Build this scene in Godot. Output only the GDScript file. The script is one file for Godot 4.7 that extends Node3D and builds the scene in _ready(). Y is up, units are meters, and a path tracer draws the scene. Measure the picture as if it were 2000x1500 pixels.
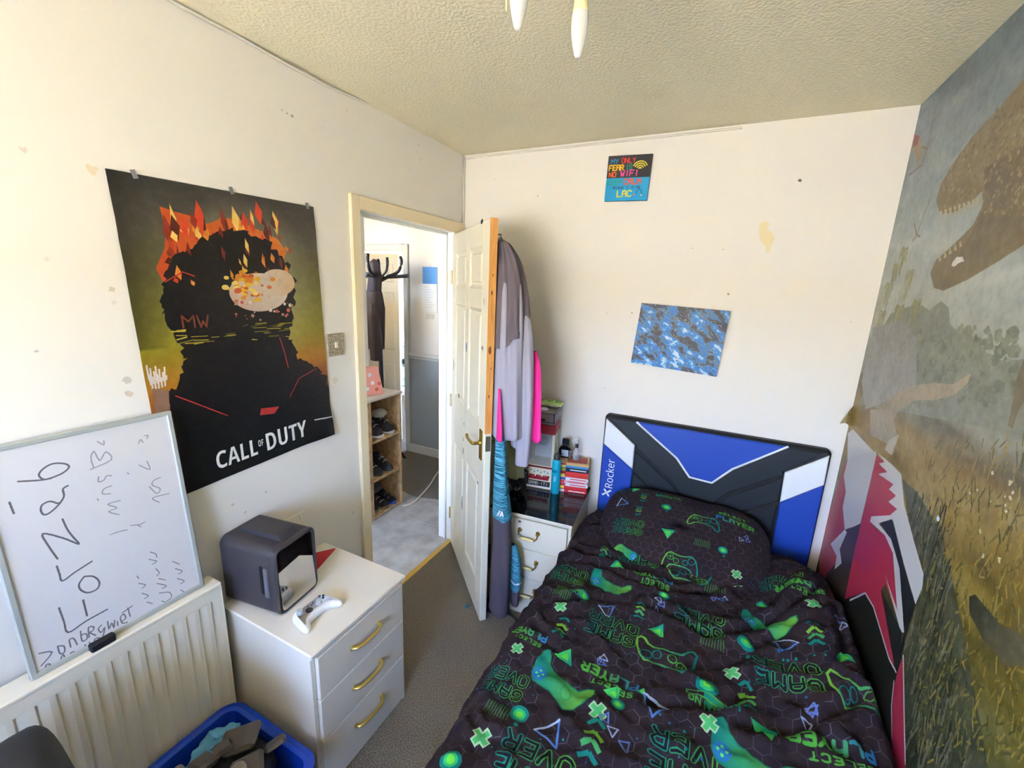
extends Node3D
# A small bedroom seen from beside its window. Metres, y up, the camera stands over x = z = 0.
const FPX := 833.4
const EYE := Vector3(0, 1.71, 0)
const RIGHT := Vector3(0.89550, 0.03936, -0.44333)
const DOWN := Vector3(0.13301, -0.97422, 0.18219)
const AHEAD := Vector3(-0.42473, -0.22212, -0.87765)
const XL := -1.475   # left wall
const XR := 0.558    # right wall
const ZB := -2.29    # back wall
const ZW := 1.25     # window wall
const HC := 2.44     # ceiling

var taken := {}
var mats := {}
var rng := RandomNumberGenerator.new()

# ---------- a photo pixel (2000 x 1500) as a direction, and where it meets a surface
func ray(px, py): return RIGHT * (px - 1000.0) + DOWN * (py - 750.0) + AHEAD * FPX
func hx(px, py, x): var d = ray(px, py); return EYE + d * ((x - EYE.x) / d.x)
func hy(px, py, y): var d = ray(px, py); return EYE + d * ((y - EYE.y) / d.y)
func hz(px, py, z): var d = ray(px, py); return EYE + d * ((z - EYE.z) / d.z)
func hp(px, py, at, n): var d = ray(px, py); return EYE + d * ((at - EYE).dot(n) / d.dot(n))

# ---------- nodes
func numbered(nm):
	var k = taken.get(nm, 0)
	taken[nm] = k + 1
	return nm if k == 0 else "%s_%03d" % [nm, k]
func tag(o, label, cat = "", group = "", kind = ""):
	if label: o.set_meta("label", label)
	if cat: o.set_meta("category", cat)
	if group: o.set_meta("group", group)
	if kind: o.set_meta("kind", kind)
	return o
func thing(nm, label, cat, at = Vector3.ZERO, turn = 0.0, group = ""):
	var o = Node3D.new()
	o.name = numbered(nm)
	add_child(o)
	o.position = at
	o.rotation.y = turn
	return tag(o, label, cat, group)
func done(s):
	if s is SurfaceTool:
		s.generate_normals()
		return s.commit()
	return s
func part(parent, nm, s, m, label = ""):
	var o = MeshInstance3D.new()
	o.name = nm
	o.mesh = done(s)
	o.material_override = m
	parent.add_child(o, true)
	if label: o.set_meta("label", label)
	return o
func solo(nm, s, m, label, cat, group = "", at = Vector3.ZERO, turn = 0.0):
	var o = MeshInstance3D.new()
	o.name = numbered(nm)
	o.mesh = done(s)
	o.material_override = m
	add_child(o)
	o.position = at
	o.rotation.y = turn
	return tag(o, label, cat, group)
func struct(nm, s, m, parent = null):
	var o = MeshInstance3D.new()
	o.name = nm
	o.mesh = done(s)
	o.material_override = m
	if parent: parent.add_child(o, true)
	else:
		add_child(o)
		o.set_meta("kind", "structure")
	return o

# ---------- materials
func mat(col, rough = 0.6, metal = 0.0, spec = 0.5):
	var c = Color(col) if col is String else col
	var key = "%s %s %s %s" % [c.to_html(), rough, metal, spec]
	if not mats.has(key):
		var m = StandardMaterial3D.new()
		m.albedo_color = c
		m.roughness = rough
		m.metallic = metal
		m.metallic_specular = spec
		mats[key] = m
	return mats[key]
func tex(im): return ImageTexture.create_from_image(im)
func printed(im, rough = 0.6, spec = 0.5):
	var m = StandardMaterial3D.new()
	m.albedo_texture = tex(im)
	m.roughness = rough
	m.metallic_specular = spec
	m.texture_repeat = false
	return m
func noise_im(w, h, freq, sd, oct = 3, kind = FastNoiseLite.TYPE_SIMPLEX_SMOOTH):
	var n = FastNoiseLite.new()
	n.seed = sd
	n.noise_type = kind
	n.frequency = freq
	n.fractal_octaves = oct
	n.fractal_type = FastNoiseLite.FRACTAL_FBM if oct > 1 else FastNoiseLite.FRACTAL_NONE
	return n.get_seamless_image(w, h)
# grain: an image whose brightness runs through a colour ramp
func ramp_im(src, stops):
	var im = Image.create(src.get_width(), src.get_height(), false, Image.FORMAT_RGB8)
	var lut = []
	var g = Gradient.new()
	g.offsets = PackedFloat32Array(stops.map(func(s): return s[0]))
	g.colors = PackedColorArray(stops.map(func(s): return Color(s[1])))
	for k in 256: lut.append(g.sample(k / 255.0))
	var data = PackedByteArray()
	var raw = src.duplicate()
	raw.convert(Image.FORMAT_L8)
	raw = raw.get_data()
	data.resize(raw.size() * 3)
	for k in raw.size():
		var c = lut[raw[k]]
		data[k * 3] = c.r8
		data[k * 3 + 1] = c.g8
		data[k * 3 + 2] = c.b8
	im.set_data(src.get_width(), src.get_height(), false, Image.FORMAT_RGB8, data)
	return im
func grainy(stops, tile, rough, src, bump = 0.0, bump_src = null, spec = 0.5):
	var m = StandardMaterial3D.new()
	m.albedo_texture = tex(ramp_im(src, stops))
	m.roughness = rough
	m.metallic_specular = spec
	m.uv1_triplanar = true
	m.uv1_world_triplanar = true
	m.uv1_scale = Vector3.ONE / tile
	if bump != 0.0:
		m.heightmap_enabled = true
		m.heightmap_texture = tex(bump_src if bump_src else src)
		m.heightmap_scale = bump
	return m

# ---------- mesh shapes; front faces run clockwise
func stn():
	var s = SurfaceTool.new()
	s.begin(Mesh.PRIMITIVE_TRIANGLES)
	s.set_smooth_group(-1)
	return s
func tri(s, a, b, c, out, ua = Vector2.ZERO, ub = Vector2.ZERO, uc = Vector2.ZERO):
	if (a - c).cross(a - b).dot(out) < 0.0:
		var t = b; b = c; c = t
		t = ub; ub = uc; uc = t
	s.set_uv(ua); s.add_vertex(a)
	s.set_uv(ub); s.add_vertex(b)
	s.set_uv(uc); s.add_vertex(c)
func quad(s, a, b, c, d, out, ua = Vector2(0, 0), ub = Vector2(1, 0), uc = Vector2(1, 1), ud = Vector2(0, 1)):
	tri(s, a, b, c, out, ua, ub, uc)
	tri(s, a, c, d, out, ua, uc, ud)
func turned(at, turn = 0.0): return Transform3D(Basis(Vector3.UP, turn), at)
func rot(at, e): return Transform3D(Basis.from_euler(e), at)
func cbox(s, t, size, bevel = 0.003):
	if t is Vector3: t = Transform3D(Basis(), t)
	var h = size * 0.5
	var b = minf(bevel, minf(h.x, minf(h.y, h.z)) * 0.98)
	var v = {}
	for sx in [-1, 1]:
		for sy in [-1, 1]:
			for sz in [-1, 1]:
				v[[sx, sy, sz, 0]] = Vector3(sx * h.x, sy * (h.y - b), sz * (h.z - b))
				v[[sx, sy, sz, 1]] = Vector3(sx * (h.x - b), sy * h.y, sz * (h.z - b))
				v[[sx, sy, sz, 2]] = Vector3(sx * (h.x - b), sy * (h.y - b), sz * h.z)
	s.set_smooth_group(-1)
	for ax in 3:
		var i = (ax + 1) % 3
		var j = (ax + 2) % 3
		for sg in [-1, 1]:
			var k = []
			for c in [[-1, -1], [1, -1], [1, 1], [-1, 1]]:
				var q = [0, 0, 0, ax]
				q[ax] = sg; q[i] = c[0]; q[j] = c[1]
				k.append(v[q])
			var o = Vector3.ZERO
			o[ax] = sg
			var uv = k.map(func(p): return Vector2(p.z, -p.y) if ax == 0 else (Vector2(p.x, p.z) if ax == 1 else Vector2(p.x, -p.y)))
			quad(s, t * k[0], t * k[1], t * k[2], t * k[3], t.basis * o, uv[0], uv[1], uv[2], uv[3])
	if bevel <= 0.0: return s
	for ax in 3:
		var i = (ax + 1) % 3
		var j = (ax + 2) % 3
		for si in [-1, 1]:
			for sj in [-1, 1]:
				var k = []
				for e in [[-1, i], [1, i], [1, j], [-1, j]]:
					var q = [0, 0, 0, e[1]]
					q[ax] = e[0]; q[i] = si; q[j] = sj
					k.append(v[q])
				var o = Vector3.ZERO
				o[i] = si; o[j] = sj
				quad(s, t * k[0], t * k[1], t * k[2], t * k[3], t.basis * o)
	for sx in [-1, 1]:
		for sy in [-1, 1]:
			for sz in [-1, 1]:
				tri(s, t * v[[sx, sy, sz, 0]], t * v[[sx, sy, sz, 1]], t * v[[sx, sy, sz, 2]], t.basis * Vector3(sx, sy, sz))
	return s
func box(t, size, bevel = 0.003): return cbox(stn(), t, size, bevel)
func span(a, b, bevel = 0.0): return cbox(stn(), (a + b) * 0.5, (b - a).abs(), bevel)
# a turned profile of (radius, height)
func lathe(s, t, prof, seg = 24, soft = 0.75):
	if t is Vector3: t = Transform3D(Basis(), t)
	var g = 1
	for k in prof.size() - 1:
		var a = prof[k]
		var b = prof[k + 1]
		if k > 0 and (a - prof[k - 1]).normalized().dot((b - a).normalized()) < soft: g += 1
		s.set_smooth_group(g)
		var d = b - a
		for q in seg:
			var c0 = Vector2.from_angle(TAU * q / seg)
			var c1 = Vector2.from_angle(TAU * (q + 1) / seg)
			var cm = Vector2.from_angle(TAU * (q + 0.5) / seg)
			var p = [Vector3(a.x * c0.x, a.y, a.x * c0.y), Vector3(a.x * c1.x, a.y, a.x * c1.y), Vector3(b.x * c1.x, b.y, b.x * c1.y), Vector3(b.x * c0.x, b.y, b.x * c0.y)]
			var out = t.basis * Vector3(d.y * cm.x, -d.x, d.y * cm.y)
			var u0 = float(q) / seg
			var u1 = float(q + 1) / seg
			var va = 1.0 - float(k) / (prof.size() - 1)
			var vb = 1.0 - float(k + 1) / (prof.size() - 1)
			if a.x > 1e-6: tri(s, t * p[0], t * p[1], t * p[2], out, Vector2(u0, va), Vector2(u1, va), Vector2(u1, vb))
			if b.x > 1e-6: tri(s, t * p[0], t * p[2], t * p[3], out, Vector2(u0, va), Vector2(u1, vb), Vector2(u0, vb))
	s.set_smooth_group(-1)
	return s
func smooth_path(pts, per = 6):
	var out = []
	for k in pts.size() - 1:
		var a = pts[maxi(k - 1, 0)]
		var d = pts[mini(k + 2, pts.size() - 1)]
		for j in per: out.append(pts[k].cubic_interpolate(pts[k + 1], a, d, float(j) / per))
	out.append(pts[-1])
	return out
func tube(s, pts, r, seg = 8, flat = 1.0, upish = Vector3.UP):
	var rings = []
	for k in pts.size():
		var d = (pts[mini(k + 1, pts.size() - 1)] - pts[maxi(k - 1, 0)]).normalized()
		var u = upish
		if absf(d.dot(u)) > 0.95: u = Vector3.RIGHT if absf(d.x) < 0.9 else Vector3.BACK
		var x = d.cross(u).normalized()
		var y = x.cross(d)
		var rr = r[k] if r is Array else r
		var ring = []
		for q in seg:
			var c = Vector2.from_angle(TAU * q / seg) * rr
			ring.append(pts[k] + x * c.x + y * c.y * flat)
		rings.append(ring)
	s.set_smooth_group(1)
	for k in pts.size() - 1:
		for q in seg:
			var n = (q + 1) % seg
			var mid = (rings[k][q] + rings[k + 1][n]) * 0.5 - (pts[k] + pts[k + 1]) * 0.5
			quad(s, rings[k][q], rings[k][n], rings[k + 1][n], rings[k + 1][q], mid)
	s.set_smooth_group(-1)
	for e in [0, pts.size() - 1]:
		var d = pts[0] - pts[1] if e == 0 else pts[-1] - pts[-2]
		for q in seg: tri(s, pts[e], rings[e][q], rings[e][(q + 1) % seg], d)
	return s
# an outline (x, y) with thickness along z, front at z = +depth, with a small bevel
func inset(poly, b):
	var out = []
	var area = 0.0
	for k in poly.size(): area += poly[k].cross(poly[(k + 1) % poly.size()])
	var sg = signf(area)
	for k in poly.size():
		var e0 = (poly[k] - poly[k - 1]).normalized()
		var e1 = (poly[(k + 1) % poly.size()] - poly[k]).normalized()
		var n0 = Vector2(-e0.y, e0.x) * sg
		var n1 = Vector2(-e1.y, e1.x) * sg
		var m = (n0 + n1).normalized()
		out.append(poly[k] + m * minf(b / maxf(m.dot(n0), 0.3), b * 3.0))
	return out
func prism(s, t, poly, depth, bevel = 0.0, uv0 = Vector2.ZERO, uvs = Vector2.ONE):
	if t is Vector3: t = Transform3D(Basis(), t)
	var fr = inset(poly, bevel) if bevel > 0.0 else poly
	var idx = Geometry2D.triangulate_polygon(PackedVector2Array(fr))
	var z = t.basis.z
	var uv = func(p): return (p - uv0) / uvs
	var n = poly.size()
	for k in range(0, idx.size(), 3):
		var a = fr[idx[k]]; var b = fr[idx[k + 1]]; var c = fr[idx[k + 2]]
		tri(s, t * Vector3(a.x, a.y, depth), t * Vector3(b.x, b.y, depth), t * Vector3(c.x, c.y, depth), z, uv.call(a), uv.call(b), uv.call(c))
		a = poly[idx[k]]; b = poly[idx[k + 1]]; c = poly[idx[k + 2]]
		tri(s, t * Vector3(a.x, a.y, 0), t * Vector3(b.x, b.y, 0), t * Vector3(c.x, c.y, 0), -z)
	var area = 0.0
	for k in n: area += poly[k].cross(poly[(k + 1) % n])
	for k in n:
		var a = poly[k]
		var b = poly[(k + 1) % n]
		var e = (b - a).normalized() * signf(area)
		var o = t.basis * Vector3(e.y, -e.x, 0)
		quad(s, t * Vector3(a.x, a.y, 0), t * Vector3(b.x, b.y, 0), t * Vector3(b.x, b.y, depth - bevel), t * Vector3(a.x, a.y, depth - bevel), o)
		if bevel > 0.0:
			var fa = fr[k]
			var fb = fr[(k + 1) % n]
			quad(s, t * Vector3(a.x, a.y, depth - bevel), t * Vector3(b.x, b.y, depth - bevel), t * Vector3(fb.x, fb.y, depth), t * Vector3(fa.x, fa.y, depth), o + z)
	return s
func round_rect(w, h, r, per = 5):
	var out = []
	for k in 4:
		var c = Vector2([1, -1, -1, 1][k] * (w / 2 - r), [1, 1, -1, -1][k] * (h / 2 - r))
		for j in per + 1: out.append(c + Vector2.from_angle((k + float(j) / per) * PI / 2) * r)
	return out
# a sheet or a closed skin: f(u, v) for u, v from 0 to 1; wrap joins u = 1 to u = 0
func skin(nu, nv, f, wrap = false, flip = false, uvf = null):
	var V = PackedVector3Array()
	var N = PackedVector3Array()
	var U = PackedVector2Array()
	var I = PackedInt32Array()
	for j in nv + 1:
		for i in nu + 1:
			var u = float(i) / nu
			var v = float(j) / nv
			V.append(f.call(0.0 if wrap and i == nu else u, v))
			U.append(uvf.call(u, v) if uvf else Vector2(u, v))
	var w = nu + 1
	for j in nv + 1:
		for i in nu + 1:
			var i0 = i - 1 if i > 0 else (nu - 1 if wrap else 0)
			var i1 = i + 1 if i < nu else (1 if wrap else nu)
			var j0 = maxi(j - 1, 0)
			var j1 = mini(j + 1, nv)
			var n = (V[j * w + i1] - V[j * w + i0]).cross(V[j1 * w + i] - V[j0 * w + i])
			if n.length_squared() < 1e-16: n = V[(j1 if j == 0 else j0) * w + i] - V[j * w + i]; n = -n if not flip else n
			N.append(n.normalized() * (-1.0 if flip else 1.0))
	for j in nv:
		for i in nu:
			var a = j * w + i
			if flip: I.append_array([a, a + 1, a + w + 1, a, a + w + 1, a + w])
			else: I.append_array([a, a + w + 1, a + 1, a, a + w, a + w + 1])
	var arr = []
	arr.resize(Mesh.ARRAY_MAX)
	arr[Mesh.ARRAY_VERTEX] = V
	arr[Mesh.ARRAY_NORMAL] = N
	arr[Mesh.ARRAY_TEX_UV] = U
	arr[Mesh.ARRAY_INDEX] = I
	var m = ArrayMesh.new()
	m.add_surface_from_arrays(Mesh.PRIMITIVE_TRIANGLES, arr)
	return m

# ---------- drawing print into an image
func blank(w, h, col):
	var im = Image.create(w, h, false, Image.FORMAT_RGB8)
	im.fill(Color(col) if col is String else col)
	return im
func fill(im, pts, col, col2 = null, along = Vector2.RIGHT):
	var lo = INF; var hi = -INF
	for p in pts: lo = minf(lo, p.y); hi = maxf(hi, p.y)
	var c0 = Color(col) if col is String else col
	var c1 = Color(col2) if col2 is String else col2
	var g0 = INF; var g1 = -INF
	if c1 != null:
		for p in pts: g0 = minf(g0, p.dot(along)); g1 = maxf(g1, p.dot(along))
	var n = pts.size()
	var W = im.get_width()
	for y in range(maxi(int(ceil(lo - 0.5)), 0), mini(int(floor(hi - 0.5)), im.get_height() - 1) + 1):
		var yc = y + 0.5
		var xs = []
		for k in n:
			var a = pts[k]
			var b = pts[(k + 1) % n]
			if (a.y <= yc) != (b.y <= yc): xs.append(a.x + (b.x - a.x) * (yc - a.y) / (b.y - a.y))
		xs.sort()
		for k in range(0, xs.size() - 1, 2):
			var x0 = clampi(int(round(xs[k])), 0, W)
			var x1 = clampi(int(round(xs[k + 1])), 0, W)
			if x1 <= x0: continue
			if c1 == null: im.fill_rect(Rect2i(x0, y, x1 - x0, 1), c0)
			else:
				var x = x0
				while x < x1:
					var e = mini(x + 8, x1)
					im.fill_rect(Rect2i(x, y, e - x, 1), c0.lerp(c1, clampf((Vector2(x, y).dot(along) - g0) / maxf(g1 - g0, 1.0), 0, 1)))
					x = e
func disc(c, r, n = 14, sq = 1.0):
	var o = []
	for k in n:
		var p = Vector2.from_angle(TAU * k / n) * r
		o.append(c + Vector2(p.x, p.y * sq))
	return o
func stroke(im, pts, w, col, closed = false, soft = true):
	var n = pts.size()
	for k in (n if closed else n - 1):
		var a = pts[k]
		var b = pts[(k + 1) % n]
		var d = (b - a).normalized().orthogonal() * w * 0.5
		if d.length_squared() > 0: fill(im, [a + d, b + d, b - d, a - d], col)
	if soft and w > 2.0:
		for p in pts: fill(im, disc(p, w * 0.5, 8), col)
const GLYPH := {
	"A": "060110304146;0343", "B": "06003041423303;3344453606", "C": "4130100105163645", "D": "00304145360600", "E": "40000646;0333", "F": "400006;0333",
	"G": "41301001051636454323", "H": "0006;4046;0343", "I": "2026", "J": "4045361605", "K": "0006;4003;0346", "L": "000646", "M": "0600234046", "N": "06004640", "O": "103041453616050110",
	"P": "06003041423303", "R": "06003041423303;2346", "S": "413010010213334445361605", "T": "0040;2026", "U": "000516364540", "V": "002640", "W": "0016233640",
	"X": "0046;4006", "Y": "002340;2326", "Z": "00400646", "-": "1333", "!": "2024;2526", "6": "4130100105163645443303", "8": "1030413303011033444536160503", "7": "004016", ".": "2526"}
func glyphs(text, at, ux, uy, wide, tall, gap = 1.35):
	var out = []
	for k in text.length():
		if not GLYPH.has(text[k]): continue
		for run in GLYPH[text[k]].split(";"):
			var p = []
			for j in range(0, run.length(), 2):
				p.append(at + ux * (k * wide * gap + int(run[j]) / 4.0 * wide) + uy * (int(run[j + 1]) / 6.0 * tall))
			out.append(p)
	return out
func write(im, text, at, ux, uy, wide, tall, w, col, gap = 1.35):
	for p in glyphs(text, at, ux, uy, wide, tall, gap): stroke(im, p, w, col)
# flat triangles of set type, drawn into an image
func type_mesh(text, size, font = "Droid Sans", bold = true):
	var f = SystemFont.new()
	f.font_names = PackedStringArray([font])
	f.font_weight = 700 if bold else 400
	var m = TextMesh.new()
	m.text = text
	m.font = f
	m.font_size = 64
	m.pixel_size = size / 64.0
	m.depth = 0.0
	m.curve_step = 1.0
	return m
func typeset(im, text, at, ux, uy, size, col, font = "Droid Sans", bold = true):
	var arr = type_mesh(text, size, font, bold).get_mesh_arrays()
	var V = arr[Mesh.ARRAY_VERTEX]
	var I = arr[Mesh.ARRAY_INDEX]
	var cnt = I.size() if I != null and I.size() else V.size()
	for k in range(0, cnt, 3):
		var p = []
		for j in 3:
			var v = V[I[k + j]] if I != null and I.size() else V[k + j]
			p.append(at + ux * v.x - uy * v.y)
		fill(im, p, col)
# set type stretched to a box: left, right, top, bottom in pixels
func typefit(im, text, x0, x1, y0, y1, col, font = "Droid Sans", bold = true):
	var arr = type_mesh(text, 100.0, font, bold).get_mesh_arrays()
	var V = arr[Mesh.ARRAY_VERTEX]
	var I = arr[Mesh.ARRAY_INDEX]
	var lo = V[0]; var hi = V[0]
	for v in V: lo = lo.min(v); hi = hi.max(v)
	var cnt = I.size() if I != null and I.size() else V.size()
	for k in range(0, cnt, 3):
		var p = []
		for j in 3:
			var v = V[I[k + j]] if I != null and I.size() else V[k + j]
			p.append(Vector2(lerpf(x0, x1, (v.x - lo.x) / (hi.x - lo.x)), lerpf(y1, y0, (v.y - lo.y) / (hi.y - lo.y))))
		fill(im, p, col)

# ================================================================ camera, sky, sun, structure
func _ready():
	rng.seed = 7
	var cam = Camera3D.new()
	cam.name = "camera"
	cam.transform = Transform3D(Basis(RIGHT, -DOWN, -AHEAD).orthonormalized(), EYE)
	cam.fov = rad_to_deg(2.0 * atan(750.0 / FPX))
	cam.near = 0.02
	cam.far = 200.0
	add_child(cam)
	cam.current = true
	var sm = ProceduralSkyMaterial.new()
	sm.sky_top_color = Color(0.55, 0.70, 0.98)
	sm.sky_horizon_color = Color(0.84, 0.91, 1.0)
	sm.ground_bottom_color = Color(0.62, 0.55, 0.42)
	sm.ground_horizon_color = Color(0.70, 0.66, 0.58)
	var env = Environment.new()
	env.background_mode = Environment.BG_SKY
	env.sky = Sky.new()
	env.sky.sky_material = sm
	env.background_energy_multiplier = 14.5
	env.tonemap_mode = Environment.TONE_MAPPER_LINEAR
	env.tonemap_exposure = 3.95
	env.sdfgi_enabled = true
	env.ssao_enabled = true
	env.ssil_enabled = true
	var we = WorldEnvironment.new()
	we.name = "environment"
	we.environment = env
	add_child(we)
	var sun = DirectionalLight3D.new()
	sun.name = "sun"
	sun.light_color = Color(1.0, 0.93, 0.80)
	sun.light_energy = 13.5
	sun.light_angular_distance = 0.6
	sun.shadow_enabled = true
	sun.basis = Basis.looking_at(Vector3(0.75, -1.0, 0.22))
	add_child(sun)

	build_shell()
	build_hall()
	build_window_wall()
	build_bed()
	build_door()
	build_chests()
	build_wall_things()
	build_radiator_corner()
	build_hanging_clothes()
	build_chest_top_things()
	build_hall_things()
	build_small_things()

# a slab whose picture is laid out by place, not by face
func slab(s, a, b, uvf):
	var c = (a + b) * 0.5
	var h = (b - a).abs() * 0.5
	for ax in 3:
		var i = (ax + 1) % 3
		var j = (ax + 2) % 3
		for sg in [-1, 1]:
			var k = []
			for e in [[-1, -1], [1, -1], [1, 1], [-1, 1]]:
				var p = c
				p[ax] += sg * h[ax]; p[i] += e[0] * h[i]; p[j] += e[1] * h[j]
				k.append(p)
			var o = Vector3.ZERO
			o[ax] = sg
			quad(s, k[0], k[1], k[2], k[3], o, uvf.call(k[0]), uvf.call(k[1]), uvf.call(k[2]), uvf.call(k[3]))
	return s

func smudge(im, c, r, col, sd, sq = 1.0):
	var g = RandomNumberGenerator.new()
	g.seed = sd
	var o = []
	for k in 11: o.append(c + Vector2.from_angle(TAU * k / 11) * r * g.randf_range(0.55, 1.2) * Vector2(1, sq))
	fill(im, o, col)

func build_shell():
	var fine = noise_im(512, 512, 0.11, 3, 2)
	# ---- left wall: paint with nail holes, tape marks and grease spots where the photograph has them
	var PPM = 420.0
	var WALL = Color("efeae0")
	var iml = blank(int((ZW - ZB) * PPM), int(2.44 * PPM), WALL)
	var at_l = func(px, py): var p = hx(px, py, XL); return Vector2((p.z + 2.29) * PPM, (2.44 - p.y) * PPM)
	var k = 0
	for e in [[181, 332, 7, "dcc79b"], [48, 292, 4, "d9c3ae"], [219, 565, 4, "c3b091"], [250, 742, 6, "b9b3a6"], [253, 768, 5, "cbb592"], [224, 590, 3, "d8d4ca"], [93, 505, 3, "dcd3c8"], [72, 686, 2, "9a9a98"],
			[551, 215, 2, "b09a80"], [561, 222, 2, "9a8168"], [571, 227, 3, "7c6350"], [678, 217, 3, "d2c1a2"], [822, 312, 2, "6b6250"], [818, 283, 2, "a89d84"], [630, 250, 2, "cdbf9f"],
			[655, 742, 9, "ddcfae"], [640, 770, 5, "d9cdb2"], [480, 1000, 3, "c0b095"], [690, 1000, 3, "b7a68a"], [520, 960, 2, "a0937d"], [820, 390, 2, "c4b48f"], [455, 985, 3, "bfae94"], [310, 1000, 3, "d2c6ae"]]:
		k += 1
		smudge(iml, at_l.call(e[0], e[1]), maxf(e[2] * 0.8, 1.6), Color(e[3]).lerp(WALL, 0.45), k)
	var ml = printed(iml, 0.85, 0.3)
	var uvl = func(p): return Vector2((p.z + 2.29) / (ZW - ZB), (2.44 - p.y) / 2.44)
	var s = stn()
	var X0 = XL - 0.10
	slab(s, Vector3(X0, 0, ZB - 0.1), Vector3(XL, HC, -2.215), uvl)
	slab(s, Vector3(X0, 2.03, -2.215), Vector3(XL, HC, -1.43), uvl)
	slab(s, Vector3(X0, 0, -1.43), Vector3(XL, HC, ZW), uvl)
	struct("wall_left", s, ml)
	# ---- back wall
	var imb = blank(int(2.05 * PPM), int(2.44 * PPM), WALL)
	var at_b = func(px, py): var p = hz(px, py, ZB); return Vector2((p.x - XL) * PPM, (2.44 - p.y) * PPM)
	for e in [[1050, 383, 2, "8d8068"], [965, 350, 2, "a0977f"], [1561, 352, 4, "8f7f5c"], [1422, 574, 3, "8d8a7c"], [1234, 611, 2, "8e9090"], [1185, 612, 3, "d6d7d8"], [1352, 485, 2, "cfc1a2"], [1412, 487, 2, "bda98a"], [1180, 758, 3, "cfd4da"], [1660, 629, 2, "cdd0d2"]]:
		k += 1
		smudge(imb, at_b.call(e[0], e[1]), maxf(e[2] * 0.75, 1.5), Color(e[3]), k)
	var blot = []
	for p in [[1487, 434], [1497, 431], [1502, 440], [1497, 447], [1508, 455], [1512, 466], [1506, 478], [1501, 494], [1495, 492], [1494, 480], [1486, 472], [1482, 458], [1481, 443]]: blot.append(at_b.call(p[0], p[1]))
	fill(imb, blot, Color("eadcb4"))
	var mb = printed(imb, 0.85, 0.3)
	var uvb = func(p): return Vector2((p.x - XL) / 2.05, (2.44 - p.y) / 2.44)
	struct("wall_back", slab(stn(), Vector3(XL, 0, ZB - 0.1), Vector3(XR + 0.1, HC, ZB), uvb), mb)
	# ---- right wall carries the printed wallpaper
	var imr = paint_mural()
	var mr = printed(imr, 0.42, 0.5)
	var uvr = func(p): return Vector2((p.z - ZB) / (ZW - ZB), (2.44 - p.y) / 2.44)
	struct("wall_right", slab(stn(), Vector3(XR, 0, ZB), Vector3(XR + 0.1, HC, ZW), uvr), mr)
	# ---- ceiling with its stippled coating
	var cim = noise_im(1024, 1024, 0.055, 21, 2, FastNoiseLite.TYPE_SIMPLEX)
	var mc = grainy([[0.0, "e6dcb8"], [1.0, "ece4c8"]], 0.95, 0.5, fine, 0.15, cim, 0.45)
	struct("ceiling", span(Vector3(-4.4, HC, -5.6), Vector3(XR + 0.1, HC + 0.16, ZW + 0.25)), mc)
	# ---- carpet
	var pile = noise_im(1024, 1024, 0.16, 5, 4)
	var mf = grainy([[0.2, "665b4d"], [0.5, "a09380"], [0.8, "cfc2ac"]], 0.8, 0.95, pile, 1.0, null, 0.2)
	struct("floor", span(Vector3(XL, -0.08, ZB), Vector3(XR, 0, ZW)), mf)
	# ---- thin cable along the top of both walls and the plaster bead in the corner
	var cable = mat("e6e0d4", 0.5)
	var pts = []
	for p in [[336, 3], [470, 74], [560, 125], [640, 168], [690, 190], [715, 201]]: pts.append(hx(p[0], p[1], XL + 0.007))
	for q in pts: q.y = minf(q.y, HC - 0.012)
	pts.push_front(Vector3(XL + 0.007, HC - 0.012, 0.5))
	solo("cable", tube(stn(), smooth_path(pts, 3), 0.005, 6), cable, "thin white cable clipped along the top of the poster wall", "cable")
	pts = [Vector3(XL + 0.010, 2.06, ZB + 0.012), Vector3(XL + 0.010, 2.40, ZB + 0.010), Vector3(XL + 0.03, 2.420, ZB + 0.007)]
	for p in [[960, 303], [1100, 288], [1300, 266], [1450, 249]]:
		var q = hz(p[0], p[1], ZB + 0.007)
		q.y = minf(q.y, HC - 0.012)
		pts.append(q)
	solo("cable", tube(stn(), smooth_path(pts, 3), 0.005, 6), cable, "thin white cable rising in the corner and along the ceiling above the headboard wall", "cable")
	var tm = mat("e9e2d2", 0.7)
	for e in [["trim_1", Vector3(XL, 0, -0.9), Vector3(XL + 0.012, 0.07, ZW)], ["trim_2", Vector3(XL + 0.012, 0, ZB), Vector3(XR, 0.07, ZB + 0.012)], ["trim_3", Vector3(XR - 0.012, 0, ZB + 0.012), Vector3(XR, 0.07, ZW)]]:
		struct(e[0].replace("trim_1", "baseboard_left").replace("trim_2", "baseboard_back").replace("trim_3", "baseboard_right"), span(e[1], e[2], 0.004), tm)
	# ---- door lining and architrave
	var wood = mat("efdfbb", 0.45)
	var white = mat("f4f3ec", 0.5)
	var fr = struct("trim_1", span(Vector3(XL, 0, -1.455), Vector3(XL + 0.018, 2.065, -1.40), 0.005), wood)
	struct("head_architrave", span(Vector3(XL, 2.005, -2.285), Vector3(XL + 0.018, 2.065, -1.455), 0.005), wood, fr)
	struct("architrave", span(Vector3(XL, 0, -2.27), Vector3(XL + 0.016, 2.005, -2.195), 0.005), wood, fr)
	var ln = struct("trim_2", span(Vector3(X0 - 0.004, 0, -1.455), Vector3(XL + 0.001, 2.03, -1.43)), white)
	struct("hinge_lining", span(Vector3(X0 - 0.004, 0, -2.215), Vector3(XL + 0.001, 2.03, -2.19)), white, ln)
	struct("head_lining", span(Vector3(X0 - 0.004, 2.005, -2.19), Vector3(XL + 0.001, 2.03, -1.455)), white, ln)
	struct("door_stop", span(Vector3(XL - 0.055, 0, -1.470), Vector3(XL - 0.042, 2.005, -1.455), 0.002), white, ln)
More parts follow.
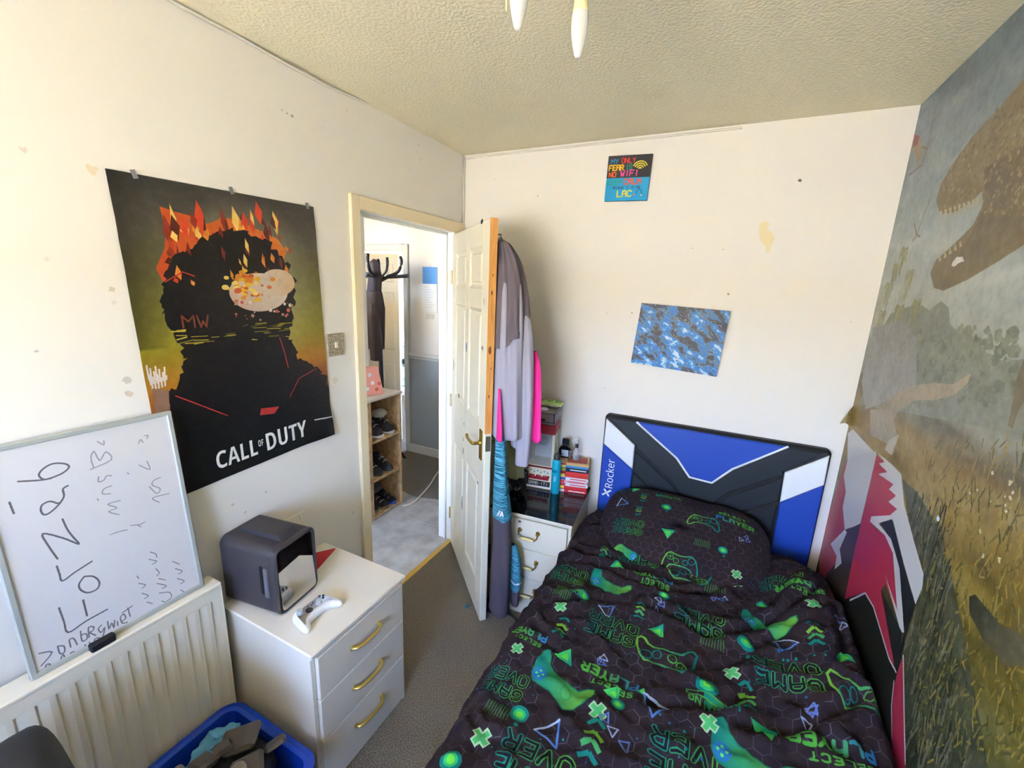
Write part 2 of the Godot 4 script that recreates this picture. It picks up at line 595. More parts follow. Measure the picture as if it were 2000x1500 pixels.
	struct("door_stop", span(Vector3(XL - 0.055, 1.990, -2.19), Vector3(XL - 0.042, 2.005, -1.470), 0.002), white, ln)
	struct("door_stop", span(Vector3(XL - 0.055, 0, -2.19), Vector3(XL - 0.042, 2.005, -2.175), 0.002), white, ln)
	struct("threshold_bar", span(Vector3(XL - 0.022, 0, -2.19), Vector3(XL + 0.012, 0.006, -1.455), 0.002), mat("d9b25a", 0.35, 0.7), ln)

func build_hall():
	var X0 = XL - 0.10
	var white = mat("efeae0", 0.85, 0.0, 0.3)
	# floors: worn pale underlay by the door, dark carpet beyond
	var pale = grainy([[0.1, "a8a39b"], [0.5, "bfbbb3"], [0.9, "d0ccc5"]], 1.7, 0.95, noise_im(512, 512, 0.02, 9, 5))
	var dark = grainy([[0.15, "5f594f"], [0.5, "878074"], [0.85, "aaa294"]], 0.4, 0.95, noise_im(512, 512, 0.2, 12, 3), 0.8)
	var hf = struct("trim_3", span(Vector3(-4.3, -0.08, -5.5), Vector3(XL - 0.001, -0.001, ZW)), pale)
	hf.name = "floor_hall"
	var s = stn()
	var a = hy(700, 985, 0); var b = hy(856, 928, 0); var c = hy(900, 905, 0)
	prism(s, Transform3D(Basis(Vector3.RIGHT, -PI / 2), Vector3(0, -0.003, 0)), [Vector2(-4.3, 2.62), Vector2(-2.42, 2.62), Vector2(-2.08, 2.55), Vector2(-1.70, 2.66), Vector2(XL - 0.001, 2.68), Vector2(XL - 0.001, 5.5), Vector2(-4.3, 5.5)], 0.006, 0.0)
	struct("floor_landing", s, dark)
	struct("seam", tube(stn(), [hy(774, 997, 0.001), hy(800, 1010, 0.001), hy(830, 1022, 0.001), hy(857, 1029, 0.001)], 0.003, 5, 0.4), mat("d9d4c8", 0.8), hf)
	# walls of the landing
	struct("wall_hall_end", span(Vector3(-2.75, 0, -3.41), Vector3(XL + 0.2, HC, -3.31)), white)
	struct("wall_hall_door", span(Vector3(-4.3, 0, -3.41), Vector3(-3.42, HC, -3.31)), white)
	struct("wall_hall_over", span(Vector3(-3.42, 2.02, -3.41), Vector3(-2.75, HC, -3.31)), white)
	struct("wall_hall_right", span(Vector3(X0, 0, -3.31), Vector3(X0 + 0.1, HC, ZB - 0.1)), white)
	struct("wall_hall_left", span(Vector3(-2.52, 0, -2.44), Vector3(-2.42, HC, ZW)), white)
	struct("wall_landing_side", span(Vector3(-4.4, 0, -5.6), Vector3(-4.3, HC, -2.3)), white)
	struct("wall_landing_near", span(Vector3(-2.75, 0, -2.44), Vector3(-2.52, HC, -2.34)), white)
	struct("wall_landing_corner", span(Vector3(-4.3, 0, -2.44), Vector3(-3.45, HC, -2.34)), white)
	struct("wall_landing_low", span(Vector3(-3.45, 0, -2.44), Vector3(-2.75, 1.60, -2.34)), white)
	struct("wall_landing_high", span(Vector3(-3.45, 2.05, -2.44), Vector3(-2.75, HC, -2.34)), white)
	window_unit("window_4", -3.45, -2.75, 1.60, 2.05, -2.39)
	# grey lower panel, dado rail, skirting
	var trimw = mat("e4e2d6", 0.5)
	var e0 = struct("trim_4", span(Vector3(-2.75, 1.005, -3.31), Vector3(X0, 1.045, -3.292), 0.006), trimw)
	struct("lower_panel", span(Vector3(-2.75, 0.09, -3.31), Vector3(X0, 1.005, -3.304)), mat("a9afae", 0.6), e0)
	struct("rail_lip", span(Vector3(-2.75, 0.985, -3.31), Vector3(X0, 0.997, -3.297), 0.002), trimw, e0)
	struct("baseboard_hall", span(Vector3(-2.75, 0, -3.31), Vector3(X0, 0.09, -3.292), 0.005), trimw)
	var f0 = struct("trim_5", span(Vector3(-2.79, 0, -3.31), Vector3(-2.735, 2.06, -3.288), 0.005), mat("d6d6c8", 0.5))
	struct("head_architrave", span(Vector3(-3.42, 2.0, -3.31), Vector3(-2.79, 2.06, -3.288), 0.005), mat("d6d6c8", 0.5), f0)
	# far room
	var far = mat("efeae0", 0.85, 0.0, 0.3)
	struct("wall_far_left", span(Vector3(-4.3, 0, -5.6), Vector3(-3.45, HC, -5.5)), far)
	struct("wall_far_right", span(Vector3(-2.1, 0, -5.6), Vector3(-1.9, HC, -5.5)), far)
	struct("wall_far_low", span(Vector3(-3.45, 0, -5.6), Vector3(-2.1, 0.75, -5.5)), far)
	struct("wall_far_high", span(Vector3(-3.45, 2.2, -5.6), Vector3(-2.1, HC, -5.5)), far)
	struct("wall_far_side", span(Vector3(-1.9, 0, -5.6), Vector3(-1.8, HC, -3.41)), far)
	window_unit("window_2", -3.45, -2.1, 0.75, 2.2, -5.55)
	# the landing's own window, at the end of the passage
	struct("wall_passage_low", span(Vector3(-2.42, 0, ZW), Vector3(X0, 0.7, ZW + 0.2)), white)
	struct("wall_passage_high", span(Vector3(-2.42, 2.1, ZW), Vector3(X0, HC, ZW + 0.2)), white)
	struct("wall_passage_side", span(Vector3(-2.62, 0, ZW), Vector3(-2.42, HC, ZW + 0.2)), white)
	window_unit("window_3", -2.42, X0, 0.7, 2.1, ZW + 0.12)

func window_unit(nm, x0, x1, y0, y1, z):
	var fm = mat("f2f2ee", 0.35)
	var s = stn()
	for e in [[x0, y0, x0 + 0.06, y1], [x1 - 0.06, y0, x1, y1], [x0 + 0.06, y0, x1 - 0.06, y0 + 0.06], [x0 + 0.06, y1 - 0.06, x1 - 0.06, y1]]:
		cbox(s, Vector3((e[0] + e[2]) / 2, (e[1] + e[3]) / 2, z), Vector3(e[2] - e[0], e[3] - e[1], 0.06), 0.006)
	var w = struct(nm, s, fm)
	var g = StandardMaterial3D.new()
	g.transparency = BaseMaterial3D.TRANSPARENCY_ALPHA
	g.albedo_color = Color(1, 1, 1, 0.03)
	g.roughness = 0.0
	var xm = (x0 + x1) / 2
	struct("mullion", box(Vector3(xm, (y0 + y1) / 2, z), Vector3(0.05, y1 - y0 - 0.12, 0.055), 0.006), fm, w)
	for e in [[x0 + 0.06, xm - 0.025], [xm + 0.025, x1 - 0.06]]:
		struct("pane", box(Vector3((e[0] + e[1]) / 2, (y0 + y1) / 2, z), Vector3(e[1] - e[0], y1 - y0 - 0.12, 0.004), 0.0), g, w)
	return w

func build_window_wall():
	var wm = mat("efeae0", 0.85, 0.0, 0.3)
	var a = -1.32; var b = 0.16; var y0 = 0.92; var y1 = 2.15
	struct("wall_window_left", span(Vector3(XL - 0.1, 0, ZW), Vector3(a, HC, ZW + 0.2)), wm)
	struct("wall_window_right", span(Vector3(b, 0, ZW), Vector3(XR + 0.1, HC, ZW + 0.2)), wm)
	struct("wall_window_low", span(Vector3(a, 0, ZW), Vector3(b, y0, ZW + 0.2)), wm)
	struct("wall_window_high", span(Vector3(a, y1, ZW), Vector3(b, HC, ZW + 0.2)), wm)
	var w = window_unit("window_1", a, b, y0, y1, ZW + 0.12)
	struct("window_sill", span(Vector3(a - 0.04, y0 - 0.03, ZW - 0.10), Vector3(b + 0.04, y0, ZW + 0.09), 0.006), mat("f2f0ea", 0.4), w)
	# roller blind, drawn half way
	var bl = StandardMaterial3D.new()
	bl.albedo_color = Color("f4e6c0")
	bl.roughness = 0.9
	bl.backlight_enabled = true
	bl.backlight = Color("f4e6c0")
	var o = thing("roller_blind", "cream roller blind drawn half way down the bedroom window", "blind", Vector3((a + b) / 2, 0, ZW - 0.02))
	part(o, "fabric", box(Vector3(0, 1.96, 0), Vector3(b - a + 0.06, 0.46, 0.0015), 0.0), bl)
	part(o, "roller", tube(stn(), [Vector3(-(b - a) / 2 - 0.05, 2.20, 0), Vector3((b - a) / 2 + 0.05, 2.20, 0)], 0.02, 12), mat("e8e4da", 0.5))
	part(o, "bottom_bar", box(Vector3(0, 1.725, 0), Vector3(b - a + 0.06, 0.022, 0.012), 0.003), mat("efe6cf", 0.5))
	# desk and screen under the window, behind the chair
	var dk = thing("desk", "white desk with black legs under the bedroom window", "desk", Vector3(-0.93, 0, 0.85))
	part(dk, "desk_top", box(Vector3(0, 0.735, 0), Vector3(1.05, 0.03, 0.56), 0.004), mat("e4e0d8", 0.5))
	part(dk, "back_panel", box(Vector3(0, 0.42, 0.25), Vector3(1.0, 0.58, 0.018), 0.002), mat("dcd8d0", 0.6))
	for e in [[-0.49, -0.24], [0.49, -0.24], [-0.49, 0.24], [0.49, 0.24]]: part(dk, "leg", box(Vector3(e[0], 0.36, e[1]), Vector3(0.04, 0.72, 0.04), 0.003), mat("1c1c1e", 0.5))
	var mn = thing("monitor", "wide black computer monitor standing on the white desk", "monitor", Vector3(-0.98, 0.751, 0.84))
	part(mn, "casing", box(Vector3(0, 0.29, 0), Vector3(0.72, 0.43, 0.035), 0.008), mat("141416", 0.5))
	part(mn, "screen", box(Vector3(0, 0.29, -0.0185), Vector3(0.69, 0.40, 0.002), 0.0), mat("08090b", 0.15))
	part(mn, "neck", box(Vector3(0, 0.06, 0.02), Vector3(0.06, 0.12, 0.03), 0.004), mat("1a1a1c", 0.5))
	part(mn, "foot", box(Vector3(0, 0.006, 0.01), Vector3(0.26, 0.011, 0.18), 0.004), mat("1a1a1c", 0.5))
	# the ground outside
	struct("ground_outside", span(Vector3(-25, -0.6, ZW + 0.2), Vector3(25, -0.3, 40)), grainy([[0.2, "b0a68e"], [0.8, "d2c9b2"]], 3.0, 0.95, noise_im(256, 256, 0.03, 31, 4)))

# ================================================================ printed pictures
func grad_at(stops, t):
	for k in stops.size() - 1:
		if t <= stops[k + 1][0]:
			var f = clampf((t - stops[k][0]) / (stops[k + 1][0] - stops[k][0]), 0, 1)
			return Color(stops[k][1]).lerp(Color(stops[k + 1][1]), f)
	return Color(stops[-1][1])

# wallpaper of a misty prehistoric plain with a big brown reptile, and a torn red, white and black graphic at the bed end
func paint_mural():
	var PPM = 560.0
	var W = int((ZW - ZB) * PPM); var H = int(2.44 * PPM)
	var lw = 236; var lh = 163
	var n1 = FastNoiseLite.new(); n1.seed = 4; n1.frequency = 1.0; n1.fractal_octaves = 4
	var stops = [[0.5, "3a381c"], [0.80, "4f4a22"], [0.95, "6d6228"], [1.10, "8a742a"], [1.22, "987c33"], [1.33, "8f763c"], [1.40, "867c5e"], [1.47, "8d8f7e"], [1.60, "98a096"], [1.70, "b0b7af"], [1.90, "a6b0ac"], [2.10, "8f9c9e"], [2.30, "7b898f"], [2.44, "6f8088"]]
	var im = Image.create(lw, lh, false, Image.FORMAT_RGB8)
	for j in lh:
		for i in lw:
			var u = float(i) / lw * (ZW - ZB)
			var y = 2.44 * (1.0 - float(j) / lh)
			var c = grad_at(stops, y + 0.07 * n1.get_noise_2d(u * 1.5, y * 4.0))
			var g = n1.get_noise_2d(u * 2.2 + 9.0, y * 6.0 + 3.0)
			c = c.lightened(maxf(g, 0) * 0.35) if y > 1.42 else (c.lightened(maxf(g, 0) * 0.25) if g > 0 else c.darkened(-g * 0.5))
			im.set_pixel(i, j, c)
	im.resize(W, H, Image.INTERPOLATE_CUBIC)
	var at = func(p): var q = hx(p[0], p[1], XR); return Vector2((q.z - ZB) * PPM, (2.44 - q.y) * PPM)
	var shape = func(a): return a.map(at)
	var g = RandomNumberGenerator.new(); g.seed = 12
	# hills
	fill(im, shape.call([[1690, 745], [1712, 660], [1740, 612], [1770, 600], [1795, 592], [1815, 606], [1838, 588], [1853, 600], [1856, 634], [1880, 655], [1893, 642], [1904, 668], [1930, 690], [1965, 708], [2000, 700], [2040, 690], [2040, 860], [1900, 830], [1680, 790]]), Color("788070"), Color("8d8f7e"), Vector2(0.3, 1))
	for k in 260:
		var p = at.call([g.randf_range(1715, 1990), g.randf_range(640, 790)])
		smudge(im, p, g.randf_range(4, 13), [Color("6c7462"), Color("828872"), Color("747a66"), Color("8b8e77")][k % 4], 400 + k, 0.7)
	# palms by the corner
	for b in [[1768, 486], [1752, 516], [1792, 588], [1738, 556], [1778, 530], [1758, 600], [1724, 610]]:
		for k in 34:
			var d = Vector2.from_angle(g.randf_range(0.1, PI - 0.1))
			var a = at.call(b)
			var e = a + Vector2(d.x * g.randf_range(12, 26), d.y * g.randf_range(18, 60))
			stroke(im, [a, (a + e) * 0.5 + Vector2(d.x * 7, -7), e], 3.0, [Color("8a8c5a"), Color("74784c"), Color("9c9a6c")][k % 3])
	for k in 9:
		var x = g.randf_range(1712, 1760)
		stroke(im, shape.call([[x, 560 + 10 * k % 40], [x - 20, 700]]), 3.0, Color("a39d78"))
	# mossy rise behind the corner
	fill(im, shape.call([[1705, 640], [1760, 625], [1790, 660], [1790, 760], [1690, 800], [1683, 745]]), Color("8a8b88"), Color("a19f96"), Vector2(0, 1))
	# the reptile's head: two heavy jaws, brown hide
	var jaws = [[2040, 110], [2000, 155], [1950, 212], [1903, 262], [1866, 312], [1838, 358], [1828, 392], [1836, 418], [1866, 414], [1897, 394], [1917, 374], [1921, 398], [1900, 440], [1862, 478], [1828, 508], [1817, 534], [1824, 562], [1842, 568], [1890, 546], [1950, 510], [2000, 478], [2040, 450]]
	fill(im, shape.call(jaws), Color("8d7d58"), Color("6f6240"), Vector2(-0.4, 1))
	fill(im, shape.call([[1921, 330], [2000, 280], [2040, 260], [2040, 440], [1990, 470], [1925, 500], [1860, 520], [1905, 440], [1925, 400]]), Color("63573c"), Color("7b6d4d"), Vector2(1, 0.4))
	for k in 520:
		var q = [g.randf_range(1835, 2010), g.randf_range(200, 420)]
		if q[1] < 640 - q[0] * 0.0 and Geometry2D.is_point_in_polygon(Vector2(q[0], q[1]), PackedVector2Array(jaws.map(func(a): return Vector2(a[0], a[1])))):
			smudge(im, at.call(q), g.randf_range(1.5, 4), [Color("a08d66"), Color("7c6c48"), Color("94815a"), Color("6a5c3d")][k % 4], 900 + k)
	for k in 9: # teeth
		var x = 1838 + k * 9
		fill(im, shape.call([[x - 3, 412 - k * 3.2], [x + 3, 412 - k * 3.2], [x, 426 - k * 2.0 + (k % 3) * 4]]), Color("b9ab86"))
	for k in 5:
		var x = 1836 + k * 10
		fill(im, shape.call([[x - 3, 512 - k * 7], [x + 3, 508 - k * 7], [x - 1, 496 - k * 7]]), Color("b9ab86"))
	fill(im, shape.call([[1860, 512], [1868, 502], [1880, 501], [1883, 510], [1872, 514], [1864, 521], [1858, 519]]), Color("e6e4dd"))
	# gliders in the sky, one with a red patch cut by the corner
	for q in [[[1828, 206], [1812, 285], [1800, 322], [1776, 342]], [[1815, 394], [1797, 440], [1790, 460], [1782, 470]], [[1822, 268], [1812, 290], [1800, 288]], [[1786, 438], [1790, 458], [1797, 462]]]: stroke(im, shape.call(q), 4.0, Color("7c7055"))
	fill(im, shape.call([[1786, 262], [1798, 270], [1801, 300], [1792, 326], [1786, 300], [1782, 285]]), Color("a08a68"))
	fill(im, shape.call([[1787, 262], [1796, 266], [1793, 282], [1783, 288]]), Color("8c4a48"))
	# a pale curved horn and back of a grazing animal
	fill(im, shape.call([[1700, 830], [1712, 800], [1745, 772], [1785, 752], [1825, 748], [1862, 750], [1897, 728], [1890, 748], [1862, 772], [1820, 782], [1785, 782], [1752, 806], [1738, 836]]), Color("b5a68a"), Color("8f8468"), Vector2(0, 1))
	fill(im, shape.call([[1700, 800], [1740, 800], [1752, 850], [1735, 868], [1700, 850]]), Color("a69a82"))
	fill(im, shape.call([[1735, 860], [1756, 848], [1742, 890], [1728, 878]]), Color("c0b8a6"))
	# grazing legs at the right edge
	fill(im, shape.call([[2000, 700], [1985, 740], [1975, 800], [1968, 830], [1978, 838], [1990, 800], [2010, 770]]), Color("6d6547"))
	# mossy trunk running down the middle
	fill(im, shape.call([[1762, 935], [1790, 960], [1815, 1000], [1840, 1040], [1858, 1120], [1880, 1230], [1905, 1360], [1930, 1500], [1750, 1500], [1765, 1290], [1790, 1180], [1803, 1140], [1775, 1010]]), Color("67644a"), Color("35361f"), Vector2(0.2, 1))
	for k in 240:
		var y = g.randf_range(960, 1490)
		var x = lerpf(1775, 1850, g.randf()) + (y - 960) * 0.12 * g.randf()
		var a = at.call([x, y])
		stroke(im, [a, a + Vector2(g.randf_range(-6, 6), g.randf_range(14, 40)), a + Vector2(g.randf_range(-9, 9), g.randf_range(40, 70))], g.randf_range(1.5, 4), [Color("56543a"), Color("2f301c"), Color("757155"), Color("454527")][k % 4])
	# blades and tufts over the plain
	for k in 700:
		var a = at.call([g.randf_range(1790, 2000), g.randf_range(870, 1490)])
		var d = Vector2(g.randf_range(-9, 9), -g.randf_range(4, 20))
		stroke(im, [a, a + d], g.randf_range(1.2, 2.6), [Color("a48a3e"), Color("6a5f26"), Color("8a7a33"), Color("57511f")][k % 4])
	fill(im, shape.call([[1893, 1165], [1905, 1160], [1920, 1180], [1950, 1215], [1990, 1235], [2000, 1250], [2000, 1300], [1965, 1300], [1920, 1250], [1893, 1195]]), Color("3d3a26"), Color("6e6648"), Vector2(1, 0.3))
	for k in 14: smudge(im, at.call([g.randf_range(1850, 1990), g.randf_range(920, 1100)]), g.randf_range(1.5, 4), Color("cfc9a8"), 3000 + k)
	grain(im, 44, 0.05, 0.10)
	grain(im, 45, 0.014, 0.09)
	# torn graphic
	fill(im, shape.call([[1648, 1100], [1690, 1150], [1735, 1235], [1752, 1300], [1745, 1500], [1600, 1500], [1600, 1120]]), Color("1d1c14"), Color("3c3420"), Vector2(0.2, 1))
	fill(im, shape.call([[1650, 905], [1662, 895], [1655, 960], [1648, 1000], [1649, 1035], [1632, 1060], [1642, 1085], [1618, 1118], [1600, 1150], [1600, 1060]]), Color("b23b52"))
	fill(im, shape.call([[1656, 846], [1666, 838], [1712, 888], [1700, 940], [1680, 1024], [1650, 1034], [1646, 990], [1652, 960], [1648, 930], [1655, 900]]), Color("c9c8ca"))
	fill(im, shape.call([[1651, 1036], [1681, 1022], [1655, 1165], [1640, 1165], [1612, 1122], [1640, 1100], [1635, 1068]]), Color("453a3a"), Color("4b3a22"), Vector2(0, 1))
	fill(im, shape.call([[1622, 1062], [1650, 1034], [1654, 1040], [1640, 1072], [1644, 1100], [1630, 1112], [1634, 1086]]), Color("d4d2d2"))
	fill(im, shape.call([[1712, 888], [1730, 905], [1748, 940], [1752, 1002], [1706, 1014], [1702, 1024], [1742, 1058], [1756, 1112], [1766, 1235], [1762, 1236], [1730, 1140], [1722, 1150], [1750, 1305], [1735, 1280], [1705, 1180], [1690, 1156], [1650, 1170], [1668, 1080]]), Color("bb3049"))
	fill(im, shape.call([[1714, 884], [1740, 905], [1760, 925], [1766, 985], [1786, 1060], [1804, 1122], [1801, 1148], [1788, 1180], [1765, 1100], [1744, 1016], [1716, 1022], [1740, 1052], [1758, 1110], [1772, 1232], [1760, 1236], [1728, 1120], [1752, 1190], [1744, 1080], [1728, 1045], [1699, 1018], [1702, 1008], [1738, 1006], [1752, 994], [1735, 980], [1750, 968], [1736, 955], [1745, 946], [1715, 925], [1733, 922], [1716, 905], [1728, 902]]), Color("d6d4d4"))
	fill(im, shape.call([[1718, 1021], [1742, 1014], [1764, 1100], [1788, 1182], [1768, 1248], [1752, 1318], [1748, 1300], [1766, 1236], [1757, 1110], [1742, 1055]]), Color("1c1b1c"))
	fill(im, shape.call([[1720, 1150], [1735, 1180], [1762, 1235], [1758, 1262], [1748, 1305], [1738, 1250]]), Color("24221f"))
	fill(im, shape.call([[1763, 1280], [1768, 1500], [1744, 1500], [1740, 1420], [1746, 1340], [1752, 1316]]), Color("b6304a"))
	stroke(im, shape.call([[1764, 1280], [1766, 1400], [1768, 1490]]), 4.0, Color("cfcaca"))
	stroke(im, shape.call([[1660, 1172], [1690, 1158], [1706, 1185], [1736, 1285], [1750, 1312]]), 4.0, Color("d0cccb"))
	stroke(im, shape.call([[1746, 1330], [1741, 1380], [1742, 1440]]), 3.0, Color("cfcaca"))
	smudge(im, at.call([1832, 1012]), 5, Color("c9e4ee"), 61)
	smudge(im, at.call([1709, 884]), 4, Color("c9e4ee"), 62)
	return im

# fibre and ink mottling over a whole print
func grain(im, sd, freq, strength):
	var src = noise_im(512, 512, freq, sd, 4)
	src.convert(Image.FORMAT_L8)
	var raw = src.get_data()
	var data = PackedByteArray()
	data.resize(raw.size() * 4)
	for k in raw.size():
		var v = raw[k] - 128
		var c = 255 if v > 0 else 0
		data[k * 4] = c; data[k * 4 + 1] = c; data[k * 4 + 2] = c
		data[k * 4 + 3] = mini(int(absf(v) * 2.0 * strength), 255)
	var g = Image.create_from_data(512, 512, false, Image.FORMAT_RGBA8, data)
	im.convert(Image.FORMAT_RGBA8)
	for y in range(0, im.get_height(), 512):
		for x in range(0, im.get_width(), 512): im.blend_rect(g, Rect2i(0, 0, 512, 512), Vector2i(x, y))
	im.convert(Image.FORMAT_RGB8)

# poster: a dark mass under orange and red splashes on an olive glow, lettering below
func paint_poster(z0, z1, y0, y1):
	var W = 820; var H = 1216
	var lw = 82; var lh = 122
	var im = Image.create(lw, lh, false, Image.FORMAT_RGB8)
	for j in lh:
		for i in lw:
			var u = float(i) / lw
			var v = float(j) / lh
			var c = grad_at([[0.0, "3a3733"], [0.14, "57513f"], [0.34, "6e6a30"], [0.50, "8f8422"], [0.62, "b0751e"], [0.72, "8a4420"], [0.80, "2c1c18"], [0.86, "0d0c0d"], [1.0, "0c0b0c"]], v)
			var d = Vector2((u - 0.55) * 1.0, (v - 0.33) * 1.3).length()
			c = c.lerp(Color("cfc9a8"), clampf(0.85 - d * 1.9, 0, 0.75)) if v < 0.78 else c
			if u < 0.13 and v < 0.5: c = c.darkened(0.35 * (1.0 - u / 0.13))
			im.set_pixel(i, j, c)
	im.resize(W, H, Image.INTERPOLATE_CUBIC)
	var at = func(p): # from the zoomed crop of the photograph to the sheet
		var q = hx(180 + p[0] * 0.4533, 300 + p[1] * 0.4533, XL)
		return Vector2((z0 - q.z) / (z0 - z1) * W, (y1 - q.y) / (y1 - y0) * H)
	var shape = func(a): return a.map(at)
	var g = RandomNumberGenerator.new(); g.seed = 3
	# splashes
	fill(im, shape.call([[285, 215], [350, 240], [420, 260], [470, 300], [520, 290], [560, 270], [640, 290], [720, 330], [800, 370], [840, 430], [820, 480], [300, 560], [260, 480], [300, 400], [310, 320]]), Color("c24a1f"), Color("d9782a"), Vector2(1, -0.3))
	for k in 46:
		var c = at.call([g.randf_range(300, 800), g.randf_range(260, 470)])
		var h = g.randf_range(20, 75)
		fill(im, [c + Vector2(-g.randf_range(6, 22), 0), c + Vector2(-3, -h), c + Vector2(g.randf_range(3, 22), -h * 0.3), c + Vector2(8, h * 0.7)], [Color("d8421f"), Color("e8952f"), Color("8e2a17"), Color("f1c866"), Color("5a2114")][k % 5])
	# a dark blot rising from the foot of the sheet
	var mass = [[300, 520], [330, 430], [420, 400], [500, 340], [640, 320], [740, 370], [830, 450], [870, 560], [860, 700], [850, 800], [880, 900], [960, 930], [1015, 1020], [1025, 1130], [600, 1200], [300, 1130], [300, 1030], [350, 960], [380, 880], [350, 800], [290, 700], [275, 600]]
	var edge = []
	for k in mass.size():
		var p0 = Vector2(mass[k][0], mass[k][1])
		var p1 = Vector2(mass[(k + 1) % mass.size()][0], mass[(k + 1) % mass.size()][1])
		for j in 7:
			var q = p0.lerp(p1, j / 7.0) + Vector2(g.randf_range(-13, 13), g.randf_range(-13, 13))
			edge.append([q.x, q.y])
	fill(im, shape.call(edge), Color("1a1412"), Color("0d0c0d"), Vector2(0, 1))
	fill(im, shape.call([[290, 1010], [420, 1040], [600, 1130], [1025, 1120], [1025, 1240], [400, 1450], [330, 1200]]), Color("0c0b0c"))
	for k in 70:
		var c = at.call([g.randf_range(300, 860), g.randf_range(330, 560)])
		var h = g.randf_range(10, 44)
		if g.randf() < 0.45: fill(im, [c + Vector2(-g.randf_range(4, 16), 0), c + Vector2(-3, -h), c + Vector2(g.randf_range(3, 16), -h * 0.3), c + Vector2(6, h * 0.6)], [Color("c23a1c"), Color("d9842c"), Color("7a2415"), Color("d8b45a")][k % 4])
	# pale and yellow washes
	fill(im, disc(at.call([720, 600]), 138, 40, 0.62), Color("c9ac98"), Color("d9cab6"), Vector2(1, -0.6))
	fill(im, disc(at.call([800, 560]), 88, 30, 0.7), Color("d3c2b0"), Color("d8b48a"), Vector2(1, 0.3))
	for k in 60:
		var c = at.call([660 + g.randfn(0, 45), 570 + g.randfn(0, 30)])
		fill(im, disc(c, g.randf_range(5, 17), 9, 0.7), [Color("e2b02c"), Color("d6862a"), Color("efd06a"), Color("c9582a")][k % 4])
	for k in 26:
		var c = at.call([g.randf_range(600, 860), g.randf_range(640, 720)])
		fill(im, disc(c, g.randf_range(3, 10), 8), [Color("b88a78"), Color("c0504a"), Color("e0d2c4")][k % 3])
	for k in 40:
		var c = at.call([g.randf_range(320, 840), g.randf_range(735, 815)])
		stroke(im, [c, c + Vector2(g.randf_range(20, 70), g.randf_range(-10, 6))], g.randf_range(2, 6), [Color("b8a53a"), Color("7d7420"), Color("1a1810"), Color("a8962f")][k % 4])
	for q in [[[330, 1035], [440, 1080], [560, 1130]], [[800, 800], [820, 860], [835, 930]], [[300, 540], [380, 500], [430, 520]], [[840, 1060], [880, 980], [960, 940]]]: stroke(im, shape.call(q), 5.0, Color("b4302a"))
	fill(im, shape.call([[710, 1105], [790, 1100], [770, 1130], [705, 1135]]), Color("b02a2a"))
	for k in 12: stroke(im, shape.call([[205 + k * 8, 900 + (k * 37) % 60], [215 + k * 7, 960 + (k * 23) % 50]]), 6.0, Color("dccdc2"))
	fill(im, shape.call([[225, 1000], [300, 1010], [300, 1120], [240, 1130]]), Color("8d6a55"))
	write(im, "MW", at.call([368, 690]), Vector2(1, 0.05), Vector2(0, 1), 42, 46, 7, Color("7d3a22"), 1.3)
	grain(im, 71, 0.02, 0.07)
	# lettering
	for e in [["CALL", 497, 688, 593, 1262, 1338], ["DUTY", 724, 908, 815, 1190, 1264], ["OF", 692, 716, 704, 1242, 1270]]:
		typefit(im, e[0], at.call([e[1], e[4]]).x, at.call([e[2], e[4]]).x, at.call([e[3], e[4]]).y, at.call([e[3], e[5]]).y, Color("efece6"))
	return im

# bedding: hexagon mesh on near black, with green and blue game motifs
func paint_bedding(W, H, place, list, seed_):
	var im = blank(W, H, Color("302629"))
	var g = RandomNumberGenerator.new(); g.seed = seed_
	var r = 20.0
	var dx = r * sqrt(3.0)
	var row = 0
	var y = 0.0
	while y < H + r:
		var x = (dx / 2 if row % 2 else 0.0)
		while x < W + dx:
			var c = Vector2(x, y)
			var v = g.randf()
			var col = Color("463e48") if v < 0.7 else Color("5a5560")
			if v > 0.12: stroke(im, [c + Vector2(0, -r), c + Vector2(dx / 2, -r / 2), c + Vector2(dx / 2, r / 2), c + Vector2(0, r)], 1.6, col, false, false)
			x += dx
		y += r * 1.5
		row += 1
	for e in list:
		var c = place.call(e[1], e[2])
		if c.x < -200 or c.y < -200 or c.x > W + 200 or c.y > H + 200: continue
		var k = (e[3] if e.size() > 3 else 1.0) * 0.88
		var up = e[4] if e.size() > 4 else -1.0   # -1: print stands on its head
		motif(im, e[0], c, k, up, g)
	return im
